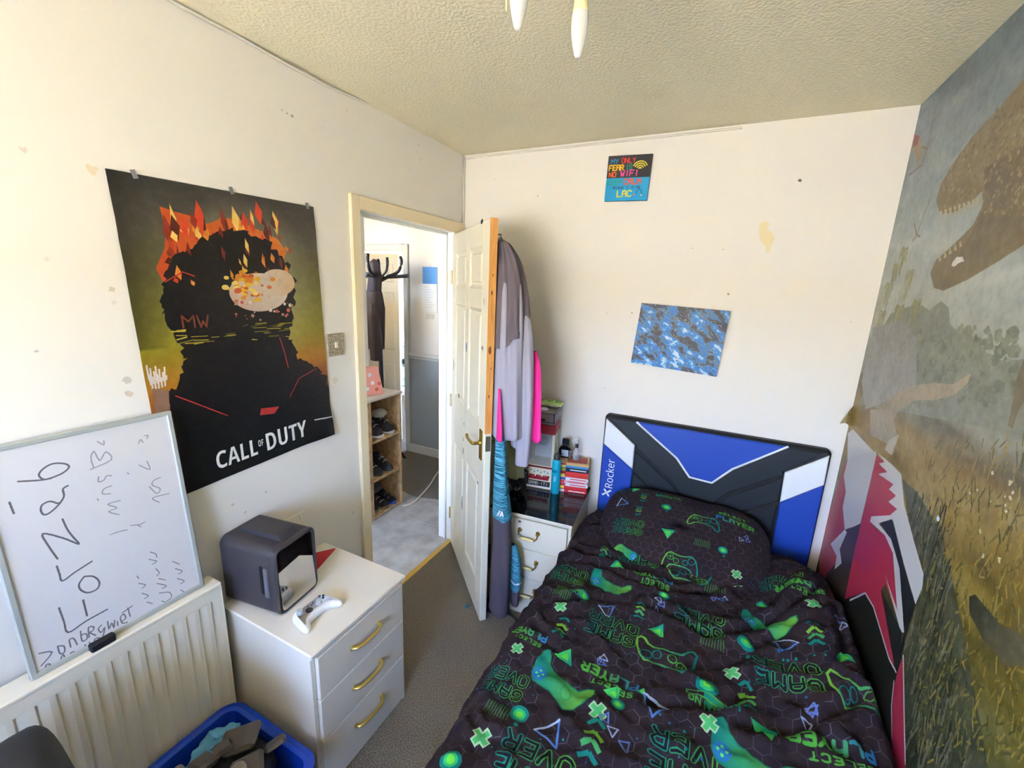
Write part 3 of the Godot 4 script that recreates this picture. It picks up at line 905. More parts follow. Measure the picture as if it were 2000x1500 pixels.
func motif(im, what, c, k, up, g):
	var green = Color("4a9c3c"); var teal = Color("147a70"); var blue = Color("276fa4"); var dark = Color("221d22"); var lime = Color("6fae3a")
	var ux = Vector2(up * -1.0, 0) * -1.0
	var uy = Vector2(0, up * -1.0) * -1.0
	match what:
		"game":
			for l in [["GAME", 0.0], ["OVER", 62.0]]:
				var o = c + ux * (-84 * k) + uy * ((l[1] - 58) * k)
				for t in 4:
					var col = green.lerp(teal, t / 3.4)
					for p in glyphs(l[0][t], o + ux * (t * 44 * k), ux, uy, 30 * k, 40 * k): stroke(im, p, 12 * k, col)
				for t in 4:
					for p in glyphs(l[0][t], o + ux * (t * 44 * k), ux, uy, 30 * k, 40 * k): stroke(im, p, 6.5 * k, dark)
			for t in 26: fill(im, disc(c + Vector2(g.randf_range(-125, 125), g.randf_range(-90, 90)) * k, g.randf_range(1.5, 4.5) * k, 6), teal if t % 2 else Color("255f86"))
		"player":
			var o = c + ux * (-92 * k)
			for t in 6:
				for p in glyphs("PLAYER"[t], o + ux * (t * 33 * k), ux, uy, 22 * k, 30 * k): stroke(im, p, 9 * k, blue.lerp(green, minf(t / 3.0, 1.0)))
			for t in 6:
				for p in glyphs("SELECT"[t], o + ux * ((10 + t * 24) * k) + uy * (-36 * k), ux, uy, 15 * k, 18 * k): stroke(im, p, 5 * k, green)
		"loading":
			var o = c + ux * (-85 * k)
			for t in 7:
				for p in glyphs("LOADING"[t], o + ux * (t * 24 * k), ux, uy, 16 * k, 20 * k): stroke(im, p, 5 * k, teal.lerp(green, t / 6.0))
			fill(im, [o + uy * 28 * k, o + ux * 110 * k + uy * 28 * k, o + ux * 110 * k + uy * 42 * k, o + uy * 42 * k], teal, green)
			stroke(im, [o + uy * 26 * k, o + ux * 168 * k + uy * 26 * k, o + ux * 168 * k + uy * 44 * k, o + uy * 44 * k], 2.5, green, true)
		"pad", "line_pad":
			var half = [Vector2(0, -26), Vector2(30, -30), Vector2(62, -38), Vector2(84, -18), Vector2(98, 24), Vector2(104, 62), Vector2(92, 78), Vector2(76, 68), Vector2(60, 44), Vector2(36, 36), Vector2(0, 34)]
			var o = []
			for p in half: o.append(p)
			for t in range(half.size() - 2, 0, -1): o.append(Vector2(-half[t].x, half[t].y))
			var q = []
			var b = Transform2D(0.35 if what == "pad" else 0.0, Vector2.ZERO)
			for p in o: var w = b * p; q.append(c + (ux * w.x + uy * w.y) * k)
			if what == "pad":
				fill(im, q, teal, lime, ux * -1.0)
				for p in [Vector2(-38, 4), Vector2(26, 8)]: var w = b * p; stroke(im, disc(c + (ux * w.x + uy * w.y) * k, 16 * k, 14), 3.0, Color("2f8c4a"), true)
				var w = b * Vector2(60, -6)
				fill(im, disc(c + (ux * w.x + uy * w.y) * k, 24 * k, 16), blue)
				for t in 4: fill(im, disc(c + (ux * w.x + uy * w.y) * k + Vector2.from_angle(t * PI / 2) * 11 * k, 4.5 * k, 8), Color("5fd06a"))
				stroke(im, q, 3.0, Color("1d7a55"), true)
			else:
				for t in q.size(): stroke(im, [q[t], q[(t + 1) % q.size()]], 8 * k, teal.lerp(lime, clampf((c.x + 100 * k - q[t].x) / (200 * k), 0, 1)))
				for p in [[-26, 8, 15], [26, 8, 15], [-62, -8, 20], [62, -8, 20]]: stroke(im, disc(c + (ux * p[0] + uy * p[1]) * k, p[2] * k, 16), 4.0 * k, green if p[0] < 0 else teal, true)
				stroke(im, [c + (ux * -74 + uy * -8) * k, c + (ux * -50 + uy * -8) * k], 5 * k, green)
				stroke(im, [c + (ux * -62 + uy * -20) * k, c + (ux * -62 + uy * 4) * k], 5 * k, green)
		"tri":
			var a = g.randf_range(0, TAU)
			var o = [0, 1, 2].map(func(t): return c + Vector2.from_angle(a + t * TAU / 3) * 44 * k)
			fill(im, o, Color("118a86"), Color("4fcf5a"), Vector2.from_angle(a + 0.6))
			fill(im, o.map(func(p): return c.lerp(p, 0.45)), Color("5fd04a"))
		"ball":
			fill(im, disc(c, 32 * k, 20, 0.9), teal)
			fill(im, disc(c, 21 * k, 18, 0.9), Color("32b56a"))
			fill(im, disc(c, 12 * k, 16, 0.9), Color("6fd143"))
			fill(im, disc(c + Vector2(8, 44) * k, 8 * k, 10), teal)
		"plus":
			var a = Vector2.from_angle(0.5) * 30 * k
			var b = a.orthogonal()
			for col in [[26, Color("a9cda0")], [15, Color("4fb56a")]]:
				stroke(im, [c - a, c + a], col[0] * k, col[1], false, false)
				stroke(im, [c - b, c + b], col[0] * k, col[1], false, false)
				a *= 0.86; b *= 0.86
		"chev":
			for t in 3:
				var o = c + uy * ((t - 1) * 30 * k)
				stroke(im, [o + (ux * -26 + uy * -12) * k, o + uy * 8 * k, o + (ux * 26 + uy * -12) * k], 13 * k, teal.lerp(lime, t / 2.0), false, false)
			stroke(im, [c + (ux * -22 + uy * 62) * k, c + (ux * 2 + uy * 80) * k, c + (ux * 26 + uy * 56) * k], 12 * k, teal, false, false)
		"line_tri":
			var a = g.randf_range(0, TAU)
			var o = [0, 1, 2].map(func(t): return c + Vector2.from_angle(a + t * TAU / 3) * 46 * k)
			stroke(im, o, 5.0, Color("4a74b8"), true)
			stroke(im, [o[0], o[1]], 5.0, Color("9fb2cc"))
		"bits":
			for t in 3:
				var p = c + Vector2(g.randf_range(-46, 46), g.randf_range(-26, 26)) * k
				var a = g.randf_range(0, TAU)
				stroke(im, [0, 1, 2].map(func(q): return p + Vector2.from_angle(a + q * TAU / 3) * 17 * k), 3.5, Color("8f9fc4") if t % 2 else Color("5a6fb0"), true)
		"scrib":
			for t in 9: stroke(im, [c + Vector2(-40 + t * 9, -20) * k, c + Vector2(-46 + t * 10, 22) * k], 3.0, Color("3f6a3a"))

# a part given in world coordinates under an upright thing
func wpart(parent, nm, s, m, label = ""):
	var o = part(parent, nm, s, m, label)
	if parent.get_parent() == self and not parent is MeshInstance3D: o.transform = parent.transform.affine_inverse()
	return o
func xy(p): return Vector2(p.x, p.y)
func type_part(parent, nm, text, size, m, t, thick = 0.002, bold = true, label = ""):
	var tm = type_mesh(text, size, "Droid Sans", bold)
	tm.depth = thick
	var o = part(parent, nm, tm, m, label)
	o.transform = t
	return o

# ================================================================ bed
func bed_top(x, d, n):
	var y = 0.535 + 0.016 * n.get_noise_2d(x * 1.2, d * 1.2)
	y += 0.03 * smoothstep(0.9, 0.3, d)
	return y
func fold_dips(p, folds):
	var y = 0.0
	for f in folds:
		var best = INF
		for k in f.size() - 2:
			var a = f[k]; var b = f[k + 1]
			var q = Geometry2D.get_closest_point_to_segment(p, a, b)
			var d = p.distance_to(q)
			if d < best: best = d
		if best < 0.12:
			var w = f[-1]
			y += -w * exp(-best * best / 0.00016) + w * 0.7 * exp(-(best - 0.035) * (best - 0.035) / 0.0005)
	return y

func build_bed():
	var n = FastNoiseLite.new(); n.seed = 2; n.frequency = 2.2; n.fractal_octaves = 2
	var w = FastNoiseLite.new(); w.seed = 9; w.frequency = 1.0; w.fractal_octaves = 3; w.fractal_type = FastNoiseLite.FRACTAL_RIDGED
	var o = thing("bed", "single bed with a black, blue and white padded headboard", "bed", Vector3(0, 0, -1.23))
	var black = mat("17181b", 0.5)
	wpart(o, "bed_base", box(Vector3(0, 0.19, -1.23), Vector3(0.92, 0.22, 1.94), 0.012), black)
	wpart(o, "mattress", box(Vector3(0, 0.40, -1.23), Vector3(0.90, 0.19, 1.92), 0.035), mat("cdbfae", 0.9))
	for sx in [-1, 1]:
		for z in [-2.1, -0.36]: wpart(o, "leg", lathe(stn(), Vector3(sx * 0.4, 0, z), [Vector2(0, 0), Vector2(0.022, 0), Vector2(0.03, 0.08), Vector2(0, 0.08)], 12), black)
	# headboard, traced on its own plane
	var Z = -2.232
	var zp = func(a): return a.map(func(p): return xy(hz(1120 + p[0] * 0.28, 780 + p[1] * 0.28, Z)))
	var hw = 0.513
	var back = []
	for p in round_rect(hw * 2, 0.80, 0.022, 4): back.append(p + Vector2(0.0, 0.652))
	var hb = wpart(o, "headboard", prism(stn(), Vector3(0, 0, -2.286), back, 0.040, 0.012), mat("101114", 0.6))
	var pu = mat("24282e", 0.4); var blue = mat("1d48b0", 0.45); var whit = mat("eef0ee", 0.45)
	var F = Vector3(0, 0, -2.247)
	var line = zp.call([[440, 158], [720, 410], [808, 543], [965, 583], [1108, 487], [1500, 330]])
	var g1 = zp.call([[425, 345], [690, 590], [770, 715], [965, 745], [1080, 665], [1468, 540]])
	var g2 = zp.call([[415, 500], [640, 715], [770, 860], [965, 900], [1090, 812], [1430, 730]])
	var top_y = 1.040
	var c = line.duplicate()
	c[0].y = top_y; c[-1].y = top_y
	wpart(hb, "centre_panel", prism(stn(), F, c, 0.015, 0.005), blue, "blue padded centre panel")
	var pp = line.map(func(p): return Vector3(p.x, p.y, -2.233))
	wpart(hb, "piping", tube(stn(), pp, 0.0055, 8), whit, "white piping")
	var band = func(a, b):
		var q = a.duplicate()
		for k in range(b.size() - 1, -1, -1): q.append(b[k])
		return q
	var Lx = -0.352; var Rx = 0.336
	var wl = zp.call([[222, 130], [425, 322], [410, 490], [203, 308]])
	var wr = zp.call([[1475, 515], [1812, 388], [1780, 606], [1442, 720]])
	wl[0] = Vector2(-0.502, 1.030); wl[3].x = -0.505
	wr[1] = Vector2(0.502, 1.030); wr[2].x = 0.505
	# black padded chevrons either side of the stitched grooves
	var up1 = g1.map(func(p): return p + Vector2(0, 0.007))
	var b1 = band.call([Vector2(-0.490, top_y)] + c, [Vector2(wl[1].x + 0.006, wl[1].y + 0.004)] + up1 + [Vector2(wr[0].x - 0.006, wr[0].y + 0.004), Vector2(0.490, top_y)])
	wpart(hb, "upper_chevron", prism(stn(), F, b1, 0.011, 0.006), pu)
	wpart(hb, "middle_chevron", prism(stn(), F, band.call(g1.map(func(p): return p - Vector2(0, 0.008)), g2.map(func(p): return p + Vector2(0, 0.008))), 0.011, 0.006), pu)
	var low = g2.map(func(p): return p - Vector2(0, 0.008))
	wpart(hb, "lower_panel", prism(stn(), F, low + [Vector2(0.33, 0.30), Vector2(-0.36, 0.30)], 0.011, 0.006), pu)
	wpart(hb, "white_panel", prism(stn(), F, wl, 0.014, 0.004), whit)
	wpart(hb, "white_panel", prism(stn(), F, wr, 0.014, 0.004), whit)
	var bl = wpart(hb, "blue_panel", prism(stn(), F, [wl[3] - Vector2(0, 0.002), wl[2] - Vector2(0, 0.002), Vector2(wl[2].x - 0.006, 0.28), Vector2(-0.507, 0.28)], 0.014, 0.004), blue)
	wpart(hb, "blue_panel", prism(stn(), F, [wr[3] - Vector2(0, 0.002), wr[2] - Vector2(0, 0.002), Vector2(0.507, 0.28), Vector2(wr[3].x + 0.004, 0.28)], 0.014, 0.004), blue)
	# lettering, reading upwards
	var a = hz(1184, 969, Z); var b = hz(1196, 901, Z)
	var lm = mat("f2f4f6", 0.5)
	var mid = (hz(1186.5, 948, Z) + hz(1196, 903, Z)) * 0.5
	type_part(hb, "lettering", "Rocker", 0.058, lm, Transform3D(Basis(Vector3.BACK, PI / 2), Vector3(mid.x, mid.y, -2.2325)), 0.002, false, "white lettering")
	var xs = stn()
	var xc = hz(1184.5, 962, Z)
	for q in [[-0.024, -0.019, 0.024, 0.019], [-0.015, 0.019, 0.015, -0.019]]:
		var p0 = Vector3(xc.x + q[0], xc.y + q[1], -2.2325); var p1 = Vector3(xc.x + q[2], xc.y + q[3], -2.2325)
		cbox(xs, Transform3D(Basis(Vector3.BACK, (p1 - p0).angle_to(Vector3.RIGHT) * signf((p1 - p0).y)), (p0 + p1) * 0.5), Vector3((p1 - p0).length(), 0.010, 0.002), 0.0)
	wpart(hb, "lettering", xs, lm)

	# ---- duvet
	var A0 = 0.585; var A1 = -1.02; var D0 = 2.13; var D1 = -0.18
	var R = 0.085
	var px_fold = func(a, wgt):
		var q = a.map(func(p): var h = hy(p[0], p[1], 0.55); return Vector2(h.x, -h.z))
		q.append(wgt)
		return q
	var folds = []
	for e in [[[[1095, 1085], [1180, 1105], [1300, 1150], [1390, 1150], [1480, 1120]], 0.012], [[[1270, 1180], [1380, 1235], [1480, 1228], [1600, 1180]], 0.016], [[[1265, 1365], [1350, 1375], [1440, 1370], [1485, 1320]], 0.014],
			[[[1450, 1420], [1560, 1432], [1690, 1395]], 0.016], [[[1640, 1230], [1650, 1290], [1640, 1330]], 0.018], [[[1500, 1190], [1540, 1140], [1600, 1150]], 0.014], [[[1100, 1050], [1140, 1080], [1200, 1085]], 0.012], [[[1330, 1300], [1450, 1290], [1480, 1260], [1520, 1250]], 0.010], [[[1060, 1180], [1160, 1160], [1230, 1170]], 0.008], [[[1560, 1380], [1600, 1450], [1640, 1490]], 0.012]]:
		folds.append(px_fold.call(e[0], e[1]))
	var at = func(arc, dd):
		var x = arc; var drop = 0.0; var nx = 0.0
		var lift = 0.0
		if arc > 0.44:
			x = minf(0.44 + (arc - 0.44) * 0.76, 0.549)
			drop = 1.4 * maxf(arc - 0.545, 0.0)
		if arc > 0.25: lift = 0.062 * smoothstep(0.25, 0.48, arc) * smoothstep(2.1, 1.7, dd)
		if arc < -0.455:
			var t = minf((-0.455 - arc) / R, PI / 2)
			var rest = maxf(-0.455 - arc - R * PI / 2, 0)
			x = -0.455 - R * sin(t) - 0.02 * smoothstep(0.05, 0.40, rest) - 0.03 * rest * sin(dd * 9.0) - 0.06 * smoothstep(0.05, 0.4, rest) * smoothstep(1.05, 0.6, dd)
			drop = R * (1 - cos(t)) + rest * 0.97
		var d = dd
		if dd < 0.27:
			var t = minf((0.27 - dd) / R, PI / 2)
			d = 0.27 - R * sin(t); drop += R * (1 - cos(t)) + maxf(0.27 - dd - R * PI / 2, 0)
		var y = bed_top(x, d, n) + lift
		var rg = w.get_noise_2d(arc * 2.2 + 5.0, dd * 4.2)
		y += 0.020 * rg * rg + 0.010 * w.get_noise_2d(arc * 6.0, dd * 5.0 + 7.0) + 0.004 * n.get_noise_2d(arc * 9.0, dd * 9.0)
		y += fold_dips(Vector2(arc, dd), folds)
		y += 0.05 * exp(-((arc + 0.46) * (arc + 0.46)) / 0.006) * smoothstep(1.7, 2.0, dd) * 0.6 + 0.045 * exp(-((arc - 0.40) * (arc - 0.40)) / 0.012) * smoothstep(1.2, 1.7, dd)
		y += 0.025 * smoothstep(D0 - 0.10, D0 - 0.03, dd) * -1.0
		var bulge = 0.018 * w.get_noise_2d(arc * 3.0 + 2.0, dd * 3.0)
		if drop > 0.05: x -= bulge * (1.0 if arc < 0 else 0.0)
		if arc < 0.0: x = maxf(x, lerpf(-2.0, -0.528, smoothstep(1.60, 1.74, d)) if d < 1.74 else -0.528)
		return Vector3(minf(x, 0.549), maxf(y - drop, 0.03), -d)
	var uvw = func(u, v): return Vector2((lerpf(A0, A1, u) + 1.05) / 1.65, (2.15 - lerpf(D0, D1, v)) / 2.34)
	var PPM = 860.0
	var W = int(1.65 * PPM); var H = int(2.34 * PPM)
	var place = func(px, py):
		var h = hy(px, py, 0.555)
		var arc = h.x
		if h.x < -0.53:
			h = hx(px, py, -0.58)
			arc = -0.455 - R * PI / 2 - (0.535 - R - h.y)
		return Vector2((arc + 1.05) * PPM, (2.15 + h.z) * PPM)
	var foot = []
	for fr in 5:
		for fc in 7: foot.append([["game", "line_pad", "ball", "plus", "pad", "tri", "chev", "player", "line_tri"][(fr * 4 + fc * 2) % 9], 620 + fc * 190 + (fr % 2) * 90, 1590 + fr * 190, 0.9])
	var im = paint_bedding(W, H, place, foot + [
		["game", 1250, 1080, 0.95], ["game", 1195, 1215, 1.0], ["game", 1365, 1205, 0.95], ["game", 1532, 1322, 1.0], ["game", 1040, 1485, 1.1], ["game", 1345, 1478, 1.15], ["game", 1108, 1112, 0.9], ["game", 985, 1315, 0.8], ["game", 1520, 1150, 0.8],
		["pad", 1185, 1135, 0.8], ["pad", 1085, 1330, 0.95], ["pad", 1492, 1225, 0.8], ["pad", 1460, 1490, 0.95],
		["line_pad", 1345, 1120, 0.85], ["line_pad", 1298, 1280, 0.9], ["line_pad", 1690, 1400, 0.85],
		["tri", 1207, 1098, 0.8], ["tri", 1105, 1275, 0.85], ["tri", 1286, 1225, 0.8], ["tri", 1497, 1425, 0.95], ["tri", 1648, 1322, 0.85], ["tri", 1200, 1345, 0.7], ["tri", 1255, 1345, 0.4], ["tri", 1590, 1130, 0.7],
		["ball", 1452, 1088, 0.7], ["ball", 1140, 1160, 0.7], ["ball", 1297, 1162, 0.6], ["ball", 1015, 1382, 0.85], ["ball", 1457, 1258, 0.85], ["ball", 1382, 1338, 1.0], ["ball", 1208, 1365, 0.6], ["ball", 880, 1482, 0.9], ["ball", 1490, 1185, 0.7],
		["plus", 1438, 1138, 0.8], ["plus", 1095, 1183, 0.75], ["plus", 1010, 1262, 0.7], ["plus", 1580, 1218, 0.85], ["plus", 1430, 1308, 0.8], ["plus", 1168, 1382, 0.85], ["plus", 940, 1432, 0.9], ["plus", 1385, 1410, 0.8],
		["chev", 1095, 1225, 0.75], ["chev", 1585, 1275, 0.75], ["chev", 1460, 1362, 0.8], ["chev", 1155, 1450, 0.95], ["chev", 1250, 1190, 0.6], ["chev", 1180, 1075, 0.6],
		["line_tri", 1187, 1182, 0.7], ["line_tri", 1280, 1370, 0.9], ["line_tri", 1075, 1420, 0.9], ["line_tri", 1530, 1270, 0.8], ["line_tri", 1660, 1180, 0.7],
		["player", 1275, 1128, 0.8], ["player", 1190, 1317, 0.9], ["player", 1562, 1178, 0.85], ["player", 1625, 1485, 1.0], ["player", 1030, 1235, 0.7], ["loading", 1390, 1375, 0.8], ["loading", 1110, 1155, 0.6],
		["bits", 1275, 1175, 0.9], ["bits", 1170, 1278, 0.9], ["bits", 1640, 1250, 0.9], ["bits", 1210, 1420, 1.0], ["bits", 1570, 1405, 0.9], ["bits", 1400, 1160, 0.7],
		["scrib", 1400, 1145, 0.9], ["scrib", 1395, 1250, 0.9], ["scrib", 1100, 1160, 0.8], ["scrib", 975, 1375, 0.9], ["scrib", 1330, 1060, 0.8]], 17)
	var cloth = printed(im, 0.9, 0.25)
	var mesh = skin(150, 230, func(u, v): return at.call(lerpf(A0, A1, u), lerpf(D0, D1, v)), false, true, uvw)
	solo("duvet", mesh, cloth, "rumpled black duvet printed with green and blue game controllers and lettering", "duvet")
	# ---- pillow
	var pim = paint_bedding(760, 520, func(px, py): return Vector2(px, py), [
		["loading", 300, 60, 0.8, 1.0], ["player", 600, 130, 0.95, 1.0], ["ball", 300, 165, 0.85, 1.0], ["line_pad", 470, 190, 0.75, 1.0], ["tri", 130, 60, 0.7, 1.0], ["chev", 185, 110, 0.6, 1.0], ["chev", 180, 215, 0.6, 1.0], ["game", 150, 330, 0.9, -1.0],
		["tri", 330, 320, 0.9, 1.0], ["scrib", 480, 330, 0.9, 1.0], ["ball", 560, 330, 0.7, 1.0], ["bits", 640, 220, 0.8, 1.0], ["line_tri", 90, 180, 0.8, 1.0], ["game", 40, 60, 0.6, 1.0], ["line_pad", 400, 440, 0.8, 1.0], ["plus", 620, 420, 0.8, 1.0], ["pad", 170, 470, 0.7, 1.0]], 5)
	var ps = func(u, v):
		var th = u * TAU
		var ph = (v - 0.5) * PI
		var cx = signf(cos(th)) * pow(absf(cos(th)), 0.55); var cz = signf(sin(th)) * pow(absf(sin(th)), 0.55)
		var r = pow(cos(ph), 0.75)
		var q = Vector3(cx * r * 0.375, sin(ph) * 0.085, cz * r * 0.235)
		q.y *= 0.55 + 0.45 * (1.0 - pow(absf(q.x) / 0.40, 4.0))
		q += Vector3(0, 0.010 * w.get_noise_2d(q.x * 5.0, q.z * 6.0), 0)
		return q
	var pt = Transform3D(Basis(Vector3.RIGHT, 0.42), Vector3(-0.05, 0.582, -2.0))
	var pl = skin(56, 28, func(u, v): return pt * ps.call(u, v), true, true, func(u, v): var q = ps.call(u, v); return Vector2(q.x / 0.76 + 0.5, q.z / 0.48 + 0.5))
	solo("pillow", pl, printed(pim, 0.9, 0.25), "pillow in a matching black game-print case leaning on the headboard", "pillow")

# ================================================================ bedroom door
const HINGE := Vector3(XL + 0.004, 0, -2.172)
const DOOR_TURN := -0.770
func door_at(px, py):
	var t = turned(HINGE, DOOR_TURN)
	return t.affine_inverse() * hp(px, py, HINGE, t.basis.z)
func build_door():
	var L = 0.755; var Y0 = 0.008; var Y1 = 1.988; var T = 0.036
	var cream = mat("f1ead2", 0.42)
	var d = Node3D.new()
	d.name = "door_1"
	add_child(d)
	d.position = HINGE
	d.rotation.y = DOOR_TURN
	tag(d, "cream six-panel door standing open, with a bare pine edge", "door", "", "structure")
	var cols = [[0.105, 0.335], [0.42, 0.65]]
	var rows = [[0.20, 0.755], [1.06, 1.60], [1.70, 1.88]]
	var s = stn()
	var bar = func(x0, x1, y0, y1): cbox(s, Vector3((x0 + x1) / 2, (y0 + y1) / 2, -T / 2), Vector3(x1 - x0, y1 - y0, T), 0.004)
	bar.call(0.0, 0.105, Y0, Y1); bar.call(0.65, L, Y0, Y1); bar.call(0.335, 0.42, Y0, Y1)
	for x in cols:
		bar.call(x[0] - 0.003, x[1] + 0.003, Y0, 0.20); bar.call(x[0] - 0.003, x[1] + 0.003, 0.755, 1.06); bar.call(x[0] - 0.003, x[1] + 0.003, 1.60, 1.70); bar.call(x[0] - 0.003, x[1] + 0.003, 1.88, Y1)
	part(d, "leaf", s, cream)
	for x in cols:
		for y in rows:
			var q = stn()
			var w = x[1] - x[0]; var h = y[1] - y[0]
			var c = Vector3((x[0] + x[1]) / 2, (y[0] + y[1]) / 2, -T / 2)
			cbox(q, c, Vector3(w, h, 0.016), 0.0)
			for sg in [0.0, PI]:
				var poly = [Vector2(-w / 2 + 0.022, -h / 2 + 0.022), Vector2(w / 2 - 0.022, -h / 2 + 0.022), Vector2(w / 2 - 0.022, h / 2 - 0.022), Vector2(-w / 2 + 0.022, h / 2 - 0.022)]
				prism(q, turned(c, sg), poly, 0.0155, 0.0075)
				var b = [Vector2(-w / 2, -h / 2), Vector2(w / 2, -h / 2), Vector2(w / 2, h / 2), Vector2(-w / 2, h / 2)]
				var i = inset(b, 0.013)
				for k in 4:
					var m = (k + 1) % 4
					var t = turned(c, sg)
					quad(q, t * Vector3(b[k].x, b[k].y, 0.0165), t * Vector3(b[m].x, b[m].y, 0.0165), t * Vector3(i[m].x, i[m].y, 0.008), t * Vector3(i[k].x, i[k].y, 0.008), t.basis.z)
			part(d, "panel", q, cream)
	# bare pine on the closing edge above the lock, painted below
	var pine_src = Image.create(64, 1024, false, Image.FORMAT_L8)
	var pn = FastNoiseLite.new(); pn.seed = 3; pn.frequency = 1.0; pn.fractal_octaves = 3
	for j in 1024:
		for i in 64: pine_src.set_pixel(i, j, Color.from_hsv(0, 0, clampf(0.5 + 0.9 * pn.get_noise_2d(i * 0.16 + sin(j * 0.006) * 1.5, j * 0.004), 0, 1)))
	var pim = ramp_im(pine_src, [[0.0, "c07a34"], [0.5, "dc9c50"], [1.0, "eab872"]])
	for e in [[30, 330, 5], [26, 600, 9], [40, 690, 3], [28, 830, 4], [34, 250, 3]]:
		fill(pim, disc(Vector2(e[0], e[1]), e[2] * 1.5, 12, 1.5), Color("7a4a22"))
	var ps = stn()
	var e0 = Vector3(L + 0.0015, 1.035, -T + 0.001); var e1 = Vector3(L + 0.0015, Y1 - 0.001, -0.001)
	quad(ps, Vector3(L + 0.0015, 1.035, -0.001), Vector3(L + 0.0015, 1.035, -T + 0.001), Vector3(L + 0.0015, Y1 - 0.001, -T + 0.001), Vector3(L + 0.0015, Y1 - 0.001, -0.001), Vector3.RIGHT, Vector2(0, 1), Vector2(1, 1), Vector2(1, 0), Vector2(0, 0))
	cbox(ps, Vector3(L + 0.0002, (1.035 + Y1) / 2, -T / 2), Vector3(0.0022, Y1 - 1.035, T - 0.002), 0.0)
	part(d, "pine_edge", ps, printed(pim, 0.55), "bare pine closing edge with knots")
	var brass = mat("b9973f", 0.3, 0.9)
	part(d, "latch_plate", box(Vector3(L + 0.001, 0.985, -T / 2), Vector3(0.003, 0.075, 0.024), 0.001), mat("8d8676", 0.4, 0.8))
	for z in [1, -1]:
		var q = stn()
		var zz = 0.0 if z == 1 else -T
		cbox(q, Vector3(0.705, 0.965, zz + z * 0.003), Vector3(0.040, 0.150, 0.006), 0.002)
		var h = part(d, "handle_plate", q, brass)
		part(h, "lever", tube(stn(), smooth_path([Vector3(0.705, 0.975, zz + z * 0.004), Vector3(0.705, 0.975, zz + z * 0.040), Vector3(0.690, 0.976, zz + z * 0.046), Vector3(0.640, 0.972, zz + z * 0.046), Vector3(0.610, 0.974, zz + z * 0.046), Vector3(0.592, 0.980, zz + z * 0.044)], 4), 0.008, 10), brass)
		part(h, "rose", lathe(stn(), Transform3D(Basis(Vector3.RIGHT, z * PI / 2), Vector3(0.705, 0.975, zz + z * 0.006)), [Vector2(0.016, 0), Vector2(0.014, 0.006), Vector2(0.009, 0.010)], 16), brass)
	for y in [0.22, 1.0, 1.75]: part(d, "hinge", lathe(stn(), Vector3(-0.004, y - 0.04, 0.004), [Vector2(0, 0), Vector2(0.006, 0), Vector2(0.006, 0.08), Vector2(0, 0.08)], 10), mat("c9b98a", 0.4, 0.7))
	# remains of stickers and scribbles
	var k = 0
	for e in [[911, 678, 4, 24, "5a78b8"], [927, 690, 5, 20, "b8606a"], [926, 738, 5, 26, "c0747c"], [897, 665, 3, 20, "77757a"], [898, 696, 4, 12, "55535a"], [897, 722, 3, 16, "6a6253"], [895, 773, 4, 16, "6d6a66"], [924, 770, 2, 8, "4a4642"], [925, 795, 3, 16, "4a4540"], [942, 680, 4, 10, "8a7f6c"], [941, 432, 6, 10, "4b463e"], [945, 590, 3, 22, "c9c4b4"], [906, 828, 2, 8, "4a4236"], [905, 858, 2, 12, "a08866"], [905, 880, 3, 18, "6f665a"], [902, 985, 6, 44, "77757d"], [933, 943, 3, 8, "3f3a34"], [916, 1005, 2, 22, "b0aab0"], [886, 712, 4, 30, "a9aaa4"]]:
		var p = door_at(e[0], e[1])
		var w = hx(e[0] - e[2], e[1], p.x)
		var sx = e[2] * 0.0032; var sy = e[3] * 0.0022
		k += 1
		var g = RandomNumberGenerator.new(); g.seed = k
		var poly = []
		for j in 9: poly.append(Vector2.from_angle(TAU * j / 9) * Vector2(sx, sy * 0.5) * g.randf_range(0.7, 1.25))
		var rec = -0.0003
		for cc in cols:
			for rr in rows:
				if p.x > cc[0] and p.x < cc[1] and p.y > rr[0] and p.y < rr[1]: rec = -0.0035
		var q = stn()
		part(d, "sticker", prism(q, Vector3(clampf(p.x, 0.03, L - 0.03), p.y, rec), poly, 0.0006), mat(e[4], 0.7))

